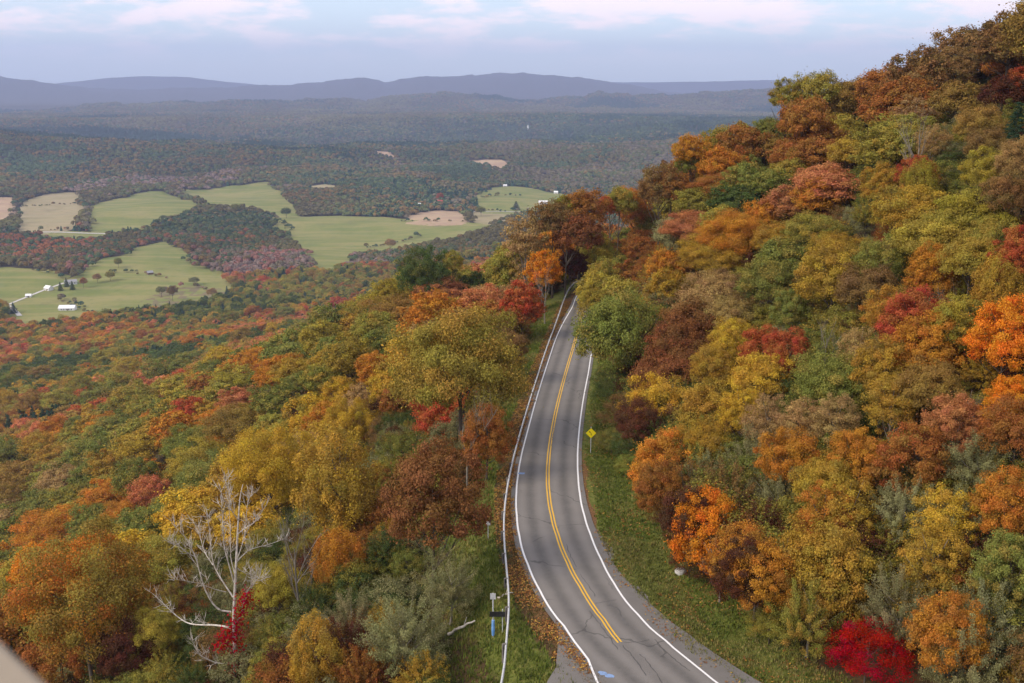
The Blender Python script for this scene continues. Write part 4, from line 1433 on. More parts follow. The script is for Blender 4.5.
# (b) the falling slope between 400 and 850 metres
P = poisson(425, 1300, 0.60, lambda r: 7.4, frng)
keep = ~in_fields(P[:, 0], P[:, 1]); P = P[keep]
d, arc = road_sd(P[:, 0], P[:, 1]); P = P[~((d > -9) & (d < 9))]
ca, cb, codes = zone_colour(P[:, 0], P[:, 1], frng)
keys = [('oak', 2, 0), ('oak', 2, 1), ('maple', 2, 0), ('conifer', 2, 0)]
pk = np.where(codes == 'pi', 3, frng.randint(0, 3, len(P)))
rad = 3.2 + frng.rand(len(P)) * 2.2; hgt = 9.5 + frng.rand(len(P)) * 5
cw = np.where(codes == 'pi', 0.27, 0.36)
scatter('forest', keys, np.c_[P, H(P[:, 0], P[:, 1])], np.c_[rad / cw * np.where(codes == 'pi', 0.8, 1), rad / cw * np.where(codes == 'pi', 0.8, 1), hgt],
        frng.rand(len(P)) * 6.283, pk, np.clip(1.22 * ca * (1 + frng.normal(0, 0.12, (len(P), 1))), 0.003, 1), cb * 1.2)

HEDGES = [[(100,277),(118,273),(140,274),(162,279)], [(158,293),(185,288),(215,291)], [(88,232),(87,218),(89,204)], [(18,207),(50,206),(88,204)], [(36,232),(70,230),(90,231)],
          [(402,222),(440,222),(474,223)], [(472,211),(505,212),(545,210)], [(92,203),(110,199),(128,197)], [(60,300),(75,306),(92,313)], [(186,262),(199,268),(226,275)], [(270,216),(282,222),(290,232)],
          [(34,271),(60,277),(66,279)], [(480,199),(500,196),(520,197)], [(420,236),(392,246),(365,249)], [(50,262),(80,268),(100,262)]]
# (c) valley and far hills: small faceted crowns joined into one mass
def merged(name, P, rad, hgt, col, nface, conif, rng, variants=6):
    Vs, Fs, Cs = [], [], []; off = 0
    var = rng.randint(0, variants, len(P))
    for v in range(variants):
        for isc in (False, True):
            m = np.where((var == v) & (conif == isc))[0]
            if not len(m): continue
            r2 = np.random.RandomState(500 + v + 50 * isc)
            dirs = fib_dirs(nface, -0.15, r2)
            rr_ = r2.uniform(0.74, 1.06, nface)
            if isc:
                zz2 = np.linspace(0.95, 0.15, nface); aa2 = np.arange(nface) * 2.4
                c = np.c_[(1 - zz2) * np.cos(aa2) * 0.75, (1 - zz2) * np.sin(aa2) * 0.75, zz2]
                n_ = unit(np.c_[np.cos(aa2), np.sin(aa2), np.full(nface, 0.7)])
            else:
                c = np.c_[dirs[:, :2] * rr_[:, None], 0.60 + 0.40 * dirs[:, 2] * rr_]
                n_ = unit(dirs * [1, 1, 1.2] + r2.normal(0, 0.12, (nface, 3)))
            t = r2.normal(size=(nface, 3)); t -= n_ * (t * n_).sum(1)[:, None]; t = unit(t); b = np.cross(n_, t)
            h = (3.0 / math.sqrt(nface) * r2.uniform(0.7, 1.25, nface))[:, None] * 0.62
            zs = np.array([1, 1, 0.55])
            pv = np.stack([c + t * h * zs, c + b * h * zs, c - t * h * zs, c - b * h * zs], 1).reshape(-1, 3)
            ang = rng.rand(len(m)) * 6.283; ca_, sa_ = np.cos(ang), np.sin(ang)
            X = pv[None, :, 0] * ca_[:, None] - pv[None, :, 1] * sa_[:, None]; Y = pv[None, :, 0] * sa_[:, None] + pv[None, :, 1] * ca_[:, None]
            out = np.stack([X * rad[m, None] + P[m, 0, None], Y * rad[m, None] + P[m, 1, None], pv[None, :, 2] * hgt[m, None] + P[m, 2, None]], -1).reshape(-1, 3)
            shade = np.repeat(r2.uniform(0.90, 1.10, nface), 4)[None, :, None]
            cc = np.ones((len(m), len(pv), 4)); cc[..., :3] = col[m][:, None, :] * shade
            Vs.append(out); Cs.append(cc.reshape(-1, 4)); Fs.append(np.arange(len(out)).reshape(-1, 4) + off); off += len(out)
    o = link(name, mesh_np(name, np.vstack(Vs), np.vstack(Fs), [M['farleaf']], {'tint': np.vstack(Cs)})); tag(o, kind='stuff'); return o
FAR_PAL = np.array([(0.130, 0.112, 0.046), (0.110, 0.128, 0.048), (0.185, 0.124, 0.046), (0.075, 0.110, 0.050), (0.165, 0.138, 0.088), (0.125, 0.104, 0.046), (0.155, 0.146, 0.056), (0.042, 0.084, 0.052)])
FAR_PAL = np.vstack([FAR_PAL, [(0.25, 0.125, 0.095), (0.22, 0.160, 0.130), (0.25, 0.105, 0.045), (0.055, 0.085, 0.036)]])
FAR_ZONES = []
for zpx, zpy, zrad, idx, pr in ((225, 226, 150, [11, 1, 3, 0, 11], 0.85), (185, 240, 110, [11, 3, 10, 1], 0.8), (250, 262, 130, [8, 9, 8, 0, 4], 0.85), (285, 268, 120, [9, 8, 4, 9], 0.8), (60, 250, 230, [0, 5, 2, 8, 3], 0.75), (20, 245, 200, [0, 5, 3, 10], 0.7),
                               (150, 158, 420, [7, 7, 3], 0.85), (240, 150, 420, [7, 7, 3, 1], 0.8), (60, 160, 600, [1, 0, 2, 5, 3], 0.7), (300, 175, 420, [1, 3, 0, 2], 0.7), (420, 175, 420, [3, 7, 1, 0], 0.7), (560, 155, 600, [3, 0, 1, 4], 0.7),
                               (400, 140, 700, [3, 7, 1], 0.6), (180, 185, 260, [0, 1, 5, 9], 0.7), (600, 130, 900, [7, 3, 3], 0.7)):
    zp = ground_hit(zpx, zpy, 8.0); FAR_ZONES.append((zp[0], zp[1], zrad, idx, pr))
def far_colour(x, y, rng, s=1.0):
    n = len(x)
    a = fbm(x / (260 * s), y / (260 * s), 4, 61) + rng.normal(0, 0.045, n); b = fbm(x / (420 * s) + 3, y / (420 * s), 3, 67) + rng.normal(0, 0.05, n)
    i = np.clip(((a - 0.28) / 0.44 * 7), 0, 6.99).astype(int)
    i = np.where(rng.rand(n) < 0.05, rng.randint(0, 7, n), i)
    pine = b < 0.42
    i = np.where(pine, 7, i)
    for zx, zy, zr_, idx, pr in FAR_ZONES:
        m = (np.hypot(x - zx, y - zy) + rng.normal(0, 0.15 * zr_, n) < zr_) & (rng.rand(n) < pr)
        nz_ = np.clip((fbm(x[m] / (70 * s), y[m] / (70 * s), 3, 77) - 0.30) / 0.40 + rng.normal(0, 0.10, m.sum()), 0, 0.999); i[m] = np.array(idx)[(nz_ * len(idx)).astype(int)]; pine[m] = i[m] == 7
    br_ = 0.72 + 0.62 * fbm(x / (150 * s) + 9, y / (150 * s), 3, 69)
    return FAR_PAL[i] * (1 + rng.normal(0, 0.06, (n, 1))) * br_[:, None], pine
P = poisson(1295, 1900, 0.56, lambda r: 8.2 + (r - 850) * 0.0016, frng)
P = P[~in_fields(P[:, 0], P[:, 1])]
rad = 3.6 + frng.rand(len(P)) * 2.6; hgt = 7.5 + frng.rand(len(P)) * 4.5
colr, con = far_colour(P[:, 0], P[:, 1], frng)
merged('forest', np.c_[P, H(P[:, 0], P[:, 1]) - 0.5], rad, hgt, np.clip(colr, 0.004, 1), 84, con, frng)
hp_ = []
for hpx in HEDGES:
    g = [q for q in (ground_hit(*p_) for p_ in hpx) if q is not None]
    line_ = resample(np.array(g)[:, :2], 4.5); hp_.append((line_ + frng.normal(0, 3.0, line_.shape))[frng.rand(len(line_)) < 0.72])
P = np.vstack(hp_); rad = 1.6 + frng.rand(len(P))**2 * 3.0; hgt = rad * (1.5 + frng.rand(len(P)) * 0.8)
colr, con = far_colour(P[:, 0], P[:, 1], frng, 0.2)
o = merged('hedgerow', np.c_[P, H(P[:, 0], P[:, 1]) + 0.6], rad, hgt, np.clip(colr, 0.004, 1), 84, np.zeros(len(P), bool), frng)
P = poisson(1900, 8700, 0.56, lambda r: 9.3 + (r - 1900) * 0.0028, frng)
P = P[~in_fields(P[:, 0], P[:, 1])]
rr_ = np.hypot(P[:, 0], P[:, 1]); rad = (4.6 + frng.rand(len(P)) * 3.0) * (1 + (rr_ - 1900) / 11000); hgt = (8.5 + frng.rand(len(P)) * 5) * (1 + (rr_ - 1900) / 15000)
colr, con = far_colour(P[:, 0], P[:, 1], frng, 1.8)
merged('forest', np.c_[P, H(P[:, 0], P[:, 1]) - 1.0], rad, hgt, np.clip(colr, 0.004, 1), 24, con, frng)
print('trees', len(TREES))

# ------------------------------------------------------------------ the white dead tree and the creeper on its stem
db = ground_hit(236, 688); DY = float(db[1])
def at_px(px, py, dy=0.0):
    r = ray(px, py); t = (DY + dy) / r[1]
    return Vector((r[0] * t, DY + dy, r[2] * t))
dead = empty('dead_tree', db.tolist())
inv = Vector(db.tolist())
LIMBS = [
 (0.30, 0.02, 0, [(235,690),(235,653),(233.5,621),(235,589),(237,547),(238.5,518),(240,497),(243,484)]),
 (0.16, 0.03, 2, [(231,628),(222,626),(213,625),(201,625),(189,624),(179,618),(171,611),(162,602),(153,594)]),
 (0.14, 0.02, -2, [(231,612),(217,610),(206,593),(200,574),(196,557),(185,536),(174,526)]),
 (0.12, 0.02, 1, [(233,597),(223,582),(213,565),(211,548),(210,532),(206,508)]),
 (0.11, 0.015, -1, [(234,582),(229,565),(224,547),(223,530),(222,511),(221,488)]),
 (0.10, 0.015, 2, [(236.5,562),(242,556),(249,550),(258,547),(267,545),(276,542),(286,538)]),
 (0.09, 0.015, -2, [(238,534),(245,528),(253,524),(258,517),(263,510)]),
 (0.12, 0.02, 1, [(234,624),(242,615),(244,600),(248,590),(254,582),(260,577),(261,571)]),
 (0.10, 0.015, -1, [(234,663),(224,664),(213,662),(205,658),(199,655),(195,647),(192,639)]),
 (0.06, 0.012, -3, [(226,592),(213,589),(202,584),(192,582),(181,580),(171,579)]),
 (0.08, 0.012, 1, [(235,575),(230,556),(231,535),(229,512),(230,494)]),
 (0.08, 0.012, -1, [(237,560),(243,543),(246,525),(247,505),(252,492)]),
 (0.07, 0.012, 2, [(213,565),(204,552),(200,536),(193,520)]),
 (0.07, 0.012, -2, [(196,557),(187,553),(179,545),(170,543)]),
 (0.07, 0.012, 3, [(237,568),(246,574),(254,575),(262,581)]),
 (0.07, 0.012, -3, [(238,520),(231,510),(229,497),(226,480)]),
]
lrng = np.random.RandomState(12)
def limb_mesh(b, r0, r1, dy, px):
    P3 = [at_px(x, y, dy * i / (len(px) - 1)) - inv for i, (x, y) in enumerate(px)]
    c = [Vector(q) for q in curve(np.array(P3), 2)]
    n = len(c); b.tube(c, [0.60 * r0 + (0.5 * r1 - 0.60 * r0) * (i / (n - 1))**0.8 for i in range(n)], 7, cap=False)
    return c
tb = MB(); cl = limb_mesh(tb, 0.34, 0.035, 0, LIMBS[0][3]); tb.build('trunk', M['deadwood'], dead, True)
for r0, r1, dy, px in LIMBS[1:]:
    b = MB(); c = limb_mesh(b, r0, r1, dy, px)
    for k in range(24):                                  # side twigs, forked
        t = lrng.uniform(0.25, 1.0); i = min(int(t * (len(c) - 1)), len(c) - 2)
        d = (c[i + 1] - c[i]).normalized()
        s = (d * 0.7 + Vector(lrng.normal(0, 0.6, 3)) + Vector((0, 0, 0.75))).normalized(); ln = lrng.uniform(0.45, 1.15)
        q = [c[i], c[i] + s * ln * 0.5, c[i] + s * ln + Vector((0, 0, 0.12 * ln))]
        b.tube(q, [0.017, 0.012, 0.006], 4, cap=False)
        for _ in range(2):
            s2 = (s + Vector(lrng.normal(0, 0.5, 3))).normalized()
            b.tube([q[1], q[1] + s2 * ln * 0.45, q[1] + s2 * ln * 0.7 + Vector((0, 0, 0.1))], [0.015, 0.011, 0.006], 4, cap=False)
    b.build('limb', M['deadwood'], dead, True)
tag(dead, 'bleached white dead tree with bare forked limbs in the lower wood', 'tree')
def leafy(name, pts, sig, n, half, colr, label, cat, rng, group=None):
    pts = np.array(pts); k = rng.randint(0, len(pts), n)
    p = pts[k] + rng.normal(0, 1, (n, 3)) * np.array(sig)
    nr = unit(p - pts[k] + rng.normal(0, 0.3, (n, 3)) * np.array(sig).max() + [0, -0.1, 0.15])
    V, F = diamonds(p, nr, np.full(n, half), rng); lv = np.ones((n, 4)); lv[:, :3] = rng.rand(n, 3)
    o = link(name, mesh_np(name, V, F, [M['leaf']], {'leafvar': np.repeat(lv, 4, 0)}))
    o['tint'] = PALETTE[colr][1]; o['tint_b'] = PALETTE[colr][2]
    return tag(o, label, cat, group)
vp = [at_px(x, y, -0.2) for x, y in ((235,684),(236,676),(237,668),(237,660),(236,650),(235,640),(234,630),(236,622),(240,612),(245,603),(247,596),(222,642),(221,650),(227,634))]
leafy('creeper', [tuple(v) for v in vp], (0.42, 0.3, 0.42), 1500, 0.11, 'cr', 'crimson creeper climbing the stem of the white dead tree', 'vine', lrng)
bp = [at_px(x, y, 1.5) for x, y in ((246,588),(249,580),(246,574),(243,594))]

# ------------------------------------------------------------------ guardrail
G_PX = [(496,705),(505,683),(511,655),(513.5,632),(512,610),(507,572),(503.5,540),(503.5,510),(509.5,472),(520,432),(533,390),(545,352),(557,320),(567,291),(573,284)]
gt = np.array([on_road(p[0], p[1], 0.55)[:2] for p in G_PX])
ag, dg_ = offset_of(curve(gt, 4))
sg = np.arange(ag[0], ag[-1] + 26, 0.6)
og = np.interp(sg, ag, dg_); og = np.convolve(np.pad(og, 15, mode='reflect', reflect_type='odd'), np.hanning(33)[1:-1] / np.hanning(33)[1:-1].sum(), 'valid'); og = np.where(sg > ag[-1], dg_[-1] + (-4.1 - dg_[-1]) * smooth01((sg - ag[-1]) / 8), og)
gr = empty('guardrail', at_s(sg[:1], og[:1], 0)[0].tolist()); g0 = np.array(gr.location)
prof = [(-0.02, .74), (.05, .755), (.105, .735), (.12, .685), (.05, .645), (.03, .61), (.05, .575), (.12, .535), (.105, .485), (.05, .465), (-0.02, .48), (.0, .50), (.03, .60), (.0, .72)]
rows = [at_s(sg, og + a, z) - g0 for a, z in prof]
V = np.stack(rows, 1); n, m, _ = V.shape; vid = np.arange(n * m).reshape(n, m)
F = np.stack([vid[:-1], np.roll(vid, -1, 1)[:-1], np.roll(vid, -1, 1)[1:], vid[1:]], -1).reshape(-1, 4)
link('rail', mesh_np('rail', V.reshape(-1, 3), F, [M['galv']]), gr)
sp = np.arange(sg[0] + 1, sg[-1], 3.8)
pp = at_s(sp, np.interp(sp, sg, og) - 0.12, 0) - g0
tt = np.c_[[np.interp(sp, CS, TAN[:, k]) for k in range(2)]].T
pm = MB().quad_box((0, 0, 0.1), (0.16, 0.16, 1.3)).quad_box((0.06, 0, 0.61), (0.20, 0.16, 0.36)).mesh('post', M['postwood'])
for (x, y, z), (tx_, ty_) in zip(pp, tt):
    o = link('post', pm, gr, (x, y, z)); o.rotation_euler = (0, 0, math.atan2(ty_, tx_) - math.pi / 2)
tag(gr, 'long pale steel guardrail following the outer edge of the road', 'guardrail')

# ------------------------------------------------------------------ signs and small things on the verges
def root_at(name, px, py, up):
    p = ground_hit(px, py, up); g = float(H(p[:1], p[1:2])[0])
    return empty(name, (float(p[0]), float(p[1]), g)), p
r, p = root_at('warning_sign', 591, 433, 2.15)
s_ = 0.46
b = MB()
for k, y in ((1.0, -0.012), (0.90, -0.016)):
    pass
dia = MB(); c = 0.52
dia.v = [(0, y, 2.15 + c) if i == 0 else (c, y, 2.15) if i == 1 else (0, y, 2.15 - c) if i == 2 else (-c, y, 2.15) for y in (-0.045, -0.03) for i in range(4)]
dia.f = [(0, 1, 2, 3), (7, 6, 5, 4), (0, 4, 5, 1), (1, 5, 6, 2), (2, 6, 7, 3), (3, 7, 4, 0)]
dia.build('face', M['yellowsign'], r)
ar = MB(); ar.tube([(0.02, -0.052, 1.93), (0.02, -0.052, 2.08), (-0.02, -0.052, 2.18), (-0.12, -0.052, 2.27)], [0.022] * 4, 4)
ar.v += [(-0.21, -0.052, 2.34), (-0.06, -0.052, 2.33), (-0.15, -0.052, 2.21)]; k = len(ar.v); ar.f.append((k - 3, k - 2, k - 1))
ar.build('curve_arrow', M['black'], r)
MB().quad_box((0, 0, 1.35), (0.06, 0.05, 2.9)).build('post', M['galv'], r)
tag(r, 'yellow diamond warning sign with black curve arrow on the grass verge', 'road sign')
r, p = root_at('small_sign', 488, 523, 1.5)
MB().quad_box((0, -0.03, 1.5), (0.36, 0.015, 0.36)).build('plate', M['galv'], r)
MB().quad_box((0, 0, 0.75), (0.06, 0.045, 1.9)).build('post', M['galv'], r)
tag(r, 'small square grey sign on a thin post behind the guardrail', 'road sign')
r, p = root_at('post_sign', 493, 596, 3.0)
zt = 3.0
MB().quad_box((0, -0.05, zt), (0.36, 0.02, 0.42)).build('plate', M['galv'], r)
MB().tube([(0, 0, -0.3), (0, 0, zt + 0.2)], [0.045, 0.045], 8).build('post', M['galv'], r)
MB().tube([(0.62, 0, -0.3), (0.62, 0, 2.05)], [0.035, 0.035], 8).build('post', M['galv'], r)
MB().quad_box((0.28, -0.07, 1.72), (1.02, 0.05, 0.36)).build('panel', M['black'], r)
sl = MB(); sl.tube([(0, 0, 0.15), (0, 0, 0.6), (0, 0, 1.25)], [0.10, 0.12, 0.10], 10); sl.build('sleeve', M['blue'], r)
tag(r, 'tall post with grey plate, black panel and blue sleeve behind the guardrail', 'sign post')
def lump(name, px, py, size, seed, mat, label, cat):
    rng = np.random.RandomState(seed); p = ground_hit(px, py)
    bm = bmesh.new(); bmesh.ops.create_icosphere(bm, subdivisions=3, radius=1)
    for v in bm.verts:
        q = v.co * 1.4 + Vector((seed, 0, 0)); f = 0.80 + 0.45 * float(fbm(np.array([q.x + q.z]), np.array([q.y - q.z]), 3, seed)[0])
        v.co = Vector((v.co.x * size[0], v.co.y * size[1], v.co.z * size[2])) * f
    me = bpy.data.meshes.new(name); bm.to_mesh(me); bm.free(); me.materials.append(mat)
    me.polygons.foreach_set('use_smooth', np.ones(len(me.polygons), bool))
    tag(link(name, me, None, (float(p[0]), float(p[1]), float(p[2]) + size[2] * 0.35)), label, cat)
lump('boulder', 681, 573, (0.42, 0.34, 0.30), 5, M['rock'], 'single white boulder in the grass below the orange trees', 'rock')
lump('stone', 542, 298, (0.55, 0.4, 0.34), 9, M['rock'], 'pale stone beside the far stretch of guardrail', 'rock')
def log(px0, px1, r0, r1, label, seed):
    a, c = ground_hit(*px0, 0.25), ground_hit(*px1, 0.4); rng = np.random.RandomState(seed)
    pts = [Vector(a + (c - a) * t + rng.normal(0, 0.04, 3)) for t in np.linspace(0, 1, 8)]
    for q in pts: q.z = max(q.z, float(H(np.array([q.x]), np.array([q.y]))[0]) + 0.08)
    b = MB(); b.tube(pts, list(np.linspace(r0, r1, 8)), 8); b.tube([pts[4], pts[4] + Vector((0.2, 0.4, 0.5))], [r1 * 0.8, 0.02], 5)
    tag(b.build('fallen_log', M['deadwood'], None, True), label, 'log')
log((448, 634), (475, 620), 0.13, 0.05, 'pale fallen log lying in the grass left of the tall sign post', 4)
log((498, 598), (512, 592), 0.07, 0.03, 'thin pale broken branch between the sign post and guardrail', 6)

# ------------------------------------------------------------------ farm buildings in the valley
def building(name, px, py, L, Wd, hw, hr, rz, wall, roof, label, cat, nwin=3):
    p = ground_hit(px, py); r = empty(name, (float(p[0]), float(p[1]), float(p[2]) + 1.0), math.radians(rz))
    MB().prism([(-L / 2, -3), (L / 2, -3), (L / 2, hw), (-L / 2, hw)], -Wd / 2, Wd / 2).build('wall', wall, r)
    gb = MB(); e = 0.5
    for sx in (-1, 1):                                   # gable ends
        i = len(gb.v); x = sx * (L / 2 - 0.05)
        gb.v += [(x, -Wd / 2, hw), (x, Wd / 2, hw), (x, 0, hw + hr), (x - sx * 0.2, -Wd / 2, hw), (x - sx * 0.2, Wd / 2, hw), (x - sx * 0.2, 0, hw + hr)]
        gb.f += [(i, i + 1, i + 2), (i + 5, i + 4, i + 3), (i, i + 3, i + 4, i + 1), (i + 1, i + 4, i + 5, i + 2), (i + 2, i + 5, i + 3, i)]
    gb.build('gable', wall, r)
    rb = MB(); i = 0; t = 0.18
    rb.v = [(x, y, z + dz) for x in (-L / 2 - e, L / 2 + e) for dz in (0.03, 0.03 + t) for (y, z) in ((-Wd / 2 - e, hw - e * hr / (Wd / 2)), (0, hw + hr), (Wd / 2 + e, hw - e * hr / (Wd / 2)))]
    rb.f = [(3, 9, 10, 4), (4, 10, 11, 5), (0, 1, 7, 6), (1, 2, 8, 7), (0, 6, 9, 3), (2, 5, 11, 8), (0, 3, 4, 1), (1, 4, 5, 2), (6, 7, 10, 9), (7, 8, 11, 10)]
    rb.build('roof', roof, r)
    dw = MB().quad_box((L * 0.08, -Wd / 2 - 0.06, 1.1), (1.2, 0.1, 2.2)); dw.build('door', M['brownwood'], r)
    for k in range(nwin):
        x = -L * 0.40 + L * 0.8 * (k + 0.5) / nwin
        if abs(x - L * 0.08) < 1.3: continue
        MB().quad_box((x, -Wd / 2 - 0.05, hw * 0.55), (1.0, 0.08, 1.2)).build('window', M['glass'], r)
    tag(r, label, cat); return r
building('barn', 68, 311, 17, 9, 3.2, 2.6, 4, M['white'], M['whiteroof'], 'long white roofed barn at the foot of the lower pasture', 'barn', 5)
building('house', 49, 291, 9, 7, 3.2, 2.6, -30, M['white'], M['whiteroof'], 'small white house beside the farm lane', 'house', 3)
building('barn', 71, 285, 14, 8, 3.4, 2.4, 28, M['white'], M['greyroof'], 'grey roofed farm shed among the dark conifers by the lane', 'barn', 4)
building('shed', 29, 298, 6, 5, 2.4, 1.6, 10, M['white'], M['whiteroof'], 'tiny white shed beside the lane bend', 'shed', 2)
building('shed', 150, 275, 7, 6, 2.6, 2.0, 40, M['brownwood'], M['greyroof'], 'brown field shed in the middle of the lower pasture', 'shed', 2)
building('house', 416, 207, 20, 10, 4.2, 3.0, -6, M['white'], M['whiteroof'], 'white farmhouse beyond the tan field', 'house', 4)
building('barn', 440, 205, 16, 11, 5.0, 4.2, 8, M['white'], M['redroof'], 'red roofed barn beyond the tan field', 'barn', 3)
building('house', 543, 205, 18, 11, 5.0, 3.4, 4, M['white'], M['whiteroof'], 'white house on the edge of the farthest green pasture', 'house', 4)
building('house', 556, 194, 9, 8, 3.6, 2.6, -12, M['white'], M['whiteroof'], 'tiny white house above the farthest green pasture', 'house', 2)
building('shed', 505, 187, 9, 7, 3.0, 2.2, 15, M['white'], M['whiteroof'], 'tiny white shed at the top of the farthest green pasture', 'shed', 2)
p = ground_hit(528, 131)
r = empty('tower', p.tolist()); 
sb = MB(); sb.tube([(0, 0, -3), (0, 0, 26)], [4.0, 4.0], 16); sb.build('wall', M['white'], r)
sb = MB(); sb.tube([(0, 0, 25.9), (0, 0, 28), (0, 0, 29.6)], [4.2, 3.0, 0.4], 16); sb.build('roof', M['greyroof'], r)
tag(r, 'slender white tower on the distant wooded hills', 'tower')

# ------------------------------------------------------------------ grass, weeds and fallen leaves on the verges
grng = np.random.RandomState(99)
def verge_points(n, lo, hi, smax):
    s = s0 - 4 + (grng.rand(n)**1.3) * smax; o = lo + (hi - lo) * grng.rand(n)
    p = at_s(s, o, 0); return p[:, 0], p[:, 1], o
def tufts(name, x, y, h, col, nb=4):
    n = len(x); z = H(x, y)
    a = grng.rand(n, nb) * 6.283; w = 0.030 + 0.02 * grng.rand(n, nb); lean = grng.rand(n, nb) * 0.55
    bx = x[:, None] + grng.normal(0, 0.10, (n, nb)); by = y[:, None] + grng.normal(0, 0.10, (n, nb)); zz2 = z[:, None] - 0.02 + 0 * bx
    hh = h[:, None] * (0.6 + 0.7 * grng.rand(n, nb))
    A = np.stack([bx - w * np.sin(a), by + w * np.cos(a), zz2], -1); B = np.stack([bx + w * np.sin(a), by - w * np.cos(a), zz2], -1)
    T = np.stack([bx + np.cos(a) * hh * lean, by + np.sin(a) * hh * lean, zz2 + hh], -1)
    V = np.stack([A, B, T], 2).reshape(-1, 3); F = np.arange(len(V)).reshape(-1, 3)
    C = np.ones((n, nb * 3, 4)); C[..., :3] = (col * (0.7 + 0.6 * grng.rand(n, 1)))[:, None, :]
    tag(link(name, mesh_np(name, V, F, [M['farleaf']], {'tint': C.reshape(-1, 4)})), kind='stuff')
GP = np.array([(0.125, 0.155, 0.030), (0.10, 0.135, 0.028), (0.17, 0.17, 0.040), (0.24, 0.20, 0.07), (0.15, 0.16, 0.042)])
x, y, o = verge_points(38000, 3.2, 11.5, 150)
dn = fbm(x / 4, y / 4, 3, 91); m = (o < 7.6 + 1.9 * smooth01((112 - y) / 30) + (dn - 0.5) * 5) & (o > np.interp(0, [0, 1], [3.9, 4]) + (dn - 0.5) * 1.6)
x, y = x[m], y[m]; ci = np.clip((fbm(x / 5, y / 5, 3, 93) - 0.28) / 0.44 * 5 + grng.normal(0, 0.7, len(x)), 0, 4.99).astype(int)
tufts('grass', x, y, 0.10 + 0.16 * grng.rand(len(x))**2, GP[ci])
x, y, o = verge_points(30000, -11.5, -4.6, 130)
ci = np.clip((fbm(x / 4, y / 4, 3, 95) - 0.28) / 0.44 * 5 + grng.normal(0, 0.7, len(x)), 0, 4.99).astype(int)
tufts('grass', x, y, 0.12 + 0.30 * grng.rand(len(x))**2, GP[ci])
x, y, o = verge_points(6000, -4.5, -3.1, 130)
tufts('grass', x, y, 0.08 + 0.10 * grng.rand(len(x)), np.array([(0.16, 0.13, 0.05), (0.10, 0.10, 0.03), (0.20, 0.12, 0.05)])[grng.randint(0, 3, len(x))])
LP = np.array([(0.30, 0.12, 0.035), (0.22, 0.10, 0.04), (0.36, 0.20, 0.07), (0.16, 0.07, 0.03), (0.40, 0.24, 0.05)])
def fallen(n, lo, hi, smax, keepf):
    x, y, o = verge_points(n, lo, hi, smax); m = keepf(x, y, o); x, y, o = x[m], y[m], o[m]
    _d, ar_ = road_sd(x, y); m = (o < np.interp(ar_, aL, dL) - 0.16) | (o > np.interp(ar_, aR, dR) + 0.16); x, y, o = x[m], y[m], o[m]
    z = np.where(np.abs(o) < 3.6, zroad(x, y) + 0.085, H(x, y) + 0.05)
    nr = unit(np.c_[grng.normal(0, 0.35, (len(x), 2)), np.ones(len(x))])
    V, F = diamonds(np.c_[x, y, z + grng.rand(len(x)) * 0.04], nr, np.full(len(x), 0.075), grng)
    C = np.ones((len(x), 4, 4)); C[..., :3] = LP[grng.randint(0, 5, len(x))][:, None, :]
    tag(link('fallen_leaves', mesh_np('fallen_leaves', V, F, [M['farleaf']], {'tint': C.reshape(-1, 4)})), kind='stuff')
fallen(22000, -4.7, -2.75, 130, lambda x, y, o: (fbm(x / 2, y / 2, 3, 97) + grng.normal(0, 0.06, len(x)) > 0.47))
fallen(9000, 2.9, 9.5, 120, lambda x, y, o: (fbm(x / 2.5, y / 2.5, 3, 98) + 0.02 * np.abs(o - 5) > 0.55))

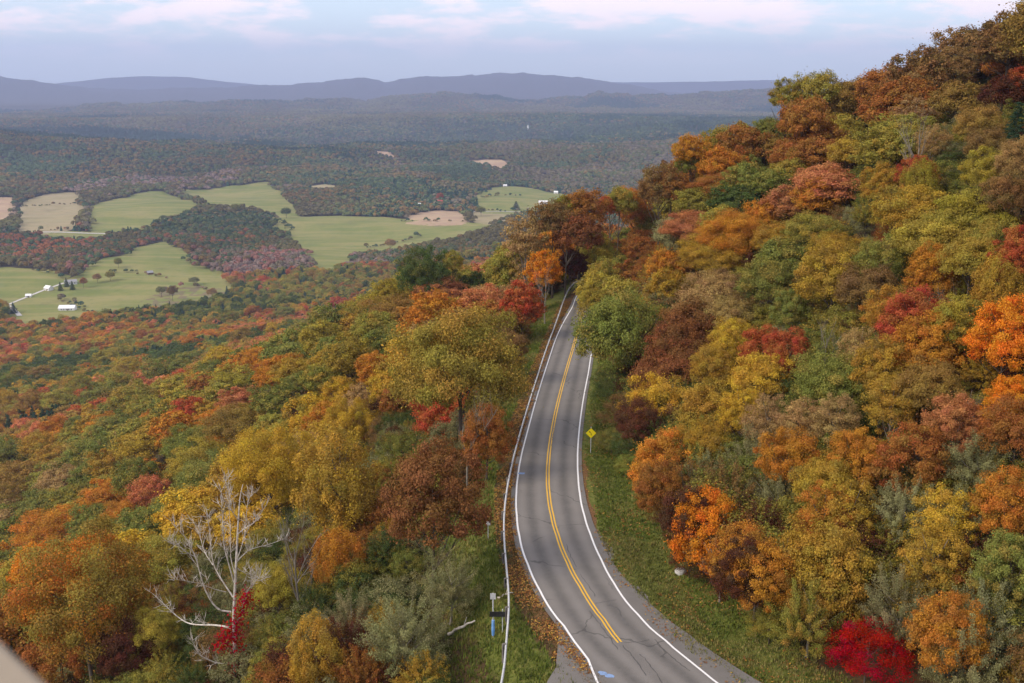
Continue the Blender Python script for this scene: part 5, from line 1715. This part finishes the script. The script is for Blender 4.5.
# ------------------------------------------------------------------ the lookout platform whose railing cuts the corner of the view
def on_level(px, py, z):
    r_ = ray(px, py); return r_ * (z / r_[2])
ZR = -0.46
a, c = on_level(-4, 631, ZR), on_level(56, 686, ZR)
u = (c - a)[:2] / np.linalg.norm((c - a)[:2]); nrm = np.array([-u[1], u[0]])
if np.dot(nrm, a[:2]) > 0: nrm = -nrm                     # the rail lies on the camera's side of its outer edge
lk = empty('lookout_platform', (float(a[0]), float(a[1]), -1.7)); rot = math.atan2(u[1], u[0])
R3 = Matrix.Rotation(rot, 3, 'Z')
side = 1 if np.dot(np.array([-u[1], u[0]]), nrm) > 0 else -1
hb = MB().quad_box((0.2, side * 0.07, 1.7 + ZR - 0.025), (2.4, 0.14, 0.05))
me = hb.mesh('handrail', M['railwood'])
bm = bmesh.new(); bm.from_mesh(me); bmesh.ops.bevel(bm, geom=bm.edges[:], offset=0.008, segments=2, affect='EDGES'); bm.to_mesh(me); bm.free()
o = link('handrail', me, lk); o.rotation_euler = (0, 0, rot)
for x in (-0.9, 1.3):
    o = MB().quad_box((x, side * 0.07, 0.55 + ZR / 2 + 0.05), (0.09, 0.09, 1.7 + ZR - 0.06)).build('post', M['railwood'], lk); o.rotation_euler = (0, 0, rot)
o = MB().quad_box((0.2, side * 0.9, -0.06), (2.4, 1.9, 0.12)).build('deck', M['railwood'], lk); o.rotation_euler = (0, 0, rot)
for x in (-0.9, 1.3):
    for y in (0.1, 1.7):
        o = MB().quad_box((x, side * y, -24), (0.2, 0.2, 47.8)).build('leg', M['railwood'], lk); o.rotation_euler = (0, 0, rot)
tag(lk, 'pale wooden railing of the lookout platform at the lower corner', 'railing')

# ------------------------------------------------------------------ haze: the air between the camera and the far ridges
hm, hnt, hout = new_mat('haze')
pv = hnt.nodes.new('ShaderNodeVolumePrincipled')
pv.inputs['Color'].default_value = HAZE_COLOR; pv.inputs['Density'].default_value = HAZE_DENSITY; pv.inputs['Anisotropy'].default_value = 0.1
hnt.links.new(pv.outputs[0], hout.inputs['Volume'])
zlo = float(gz.min()) - 1.5; zhi = max(float(gz.max()) + 6, 40)
hz = MB().quad_box((0, 0, (zlo + zhi) / 2), (36000, 36000, zhi - zlo)).build('haze', hm)
tag(hz, kind='stuff')
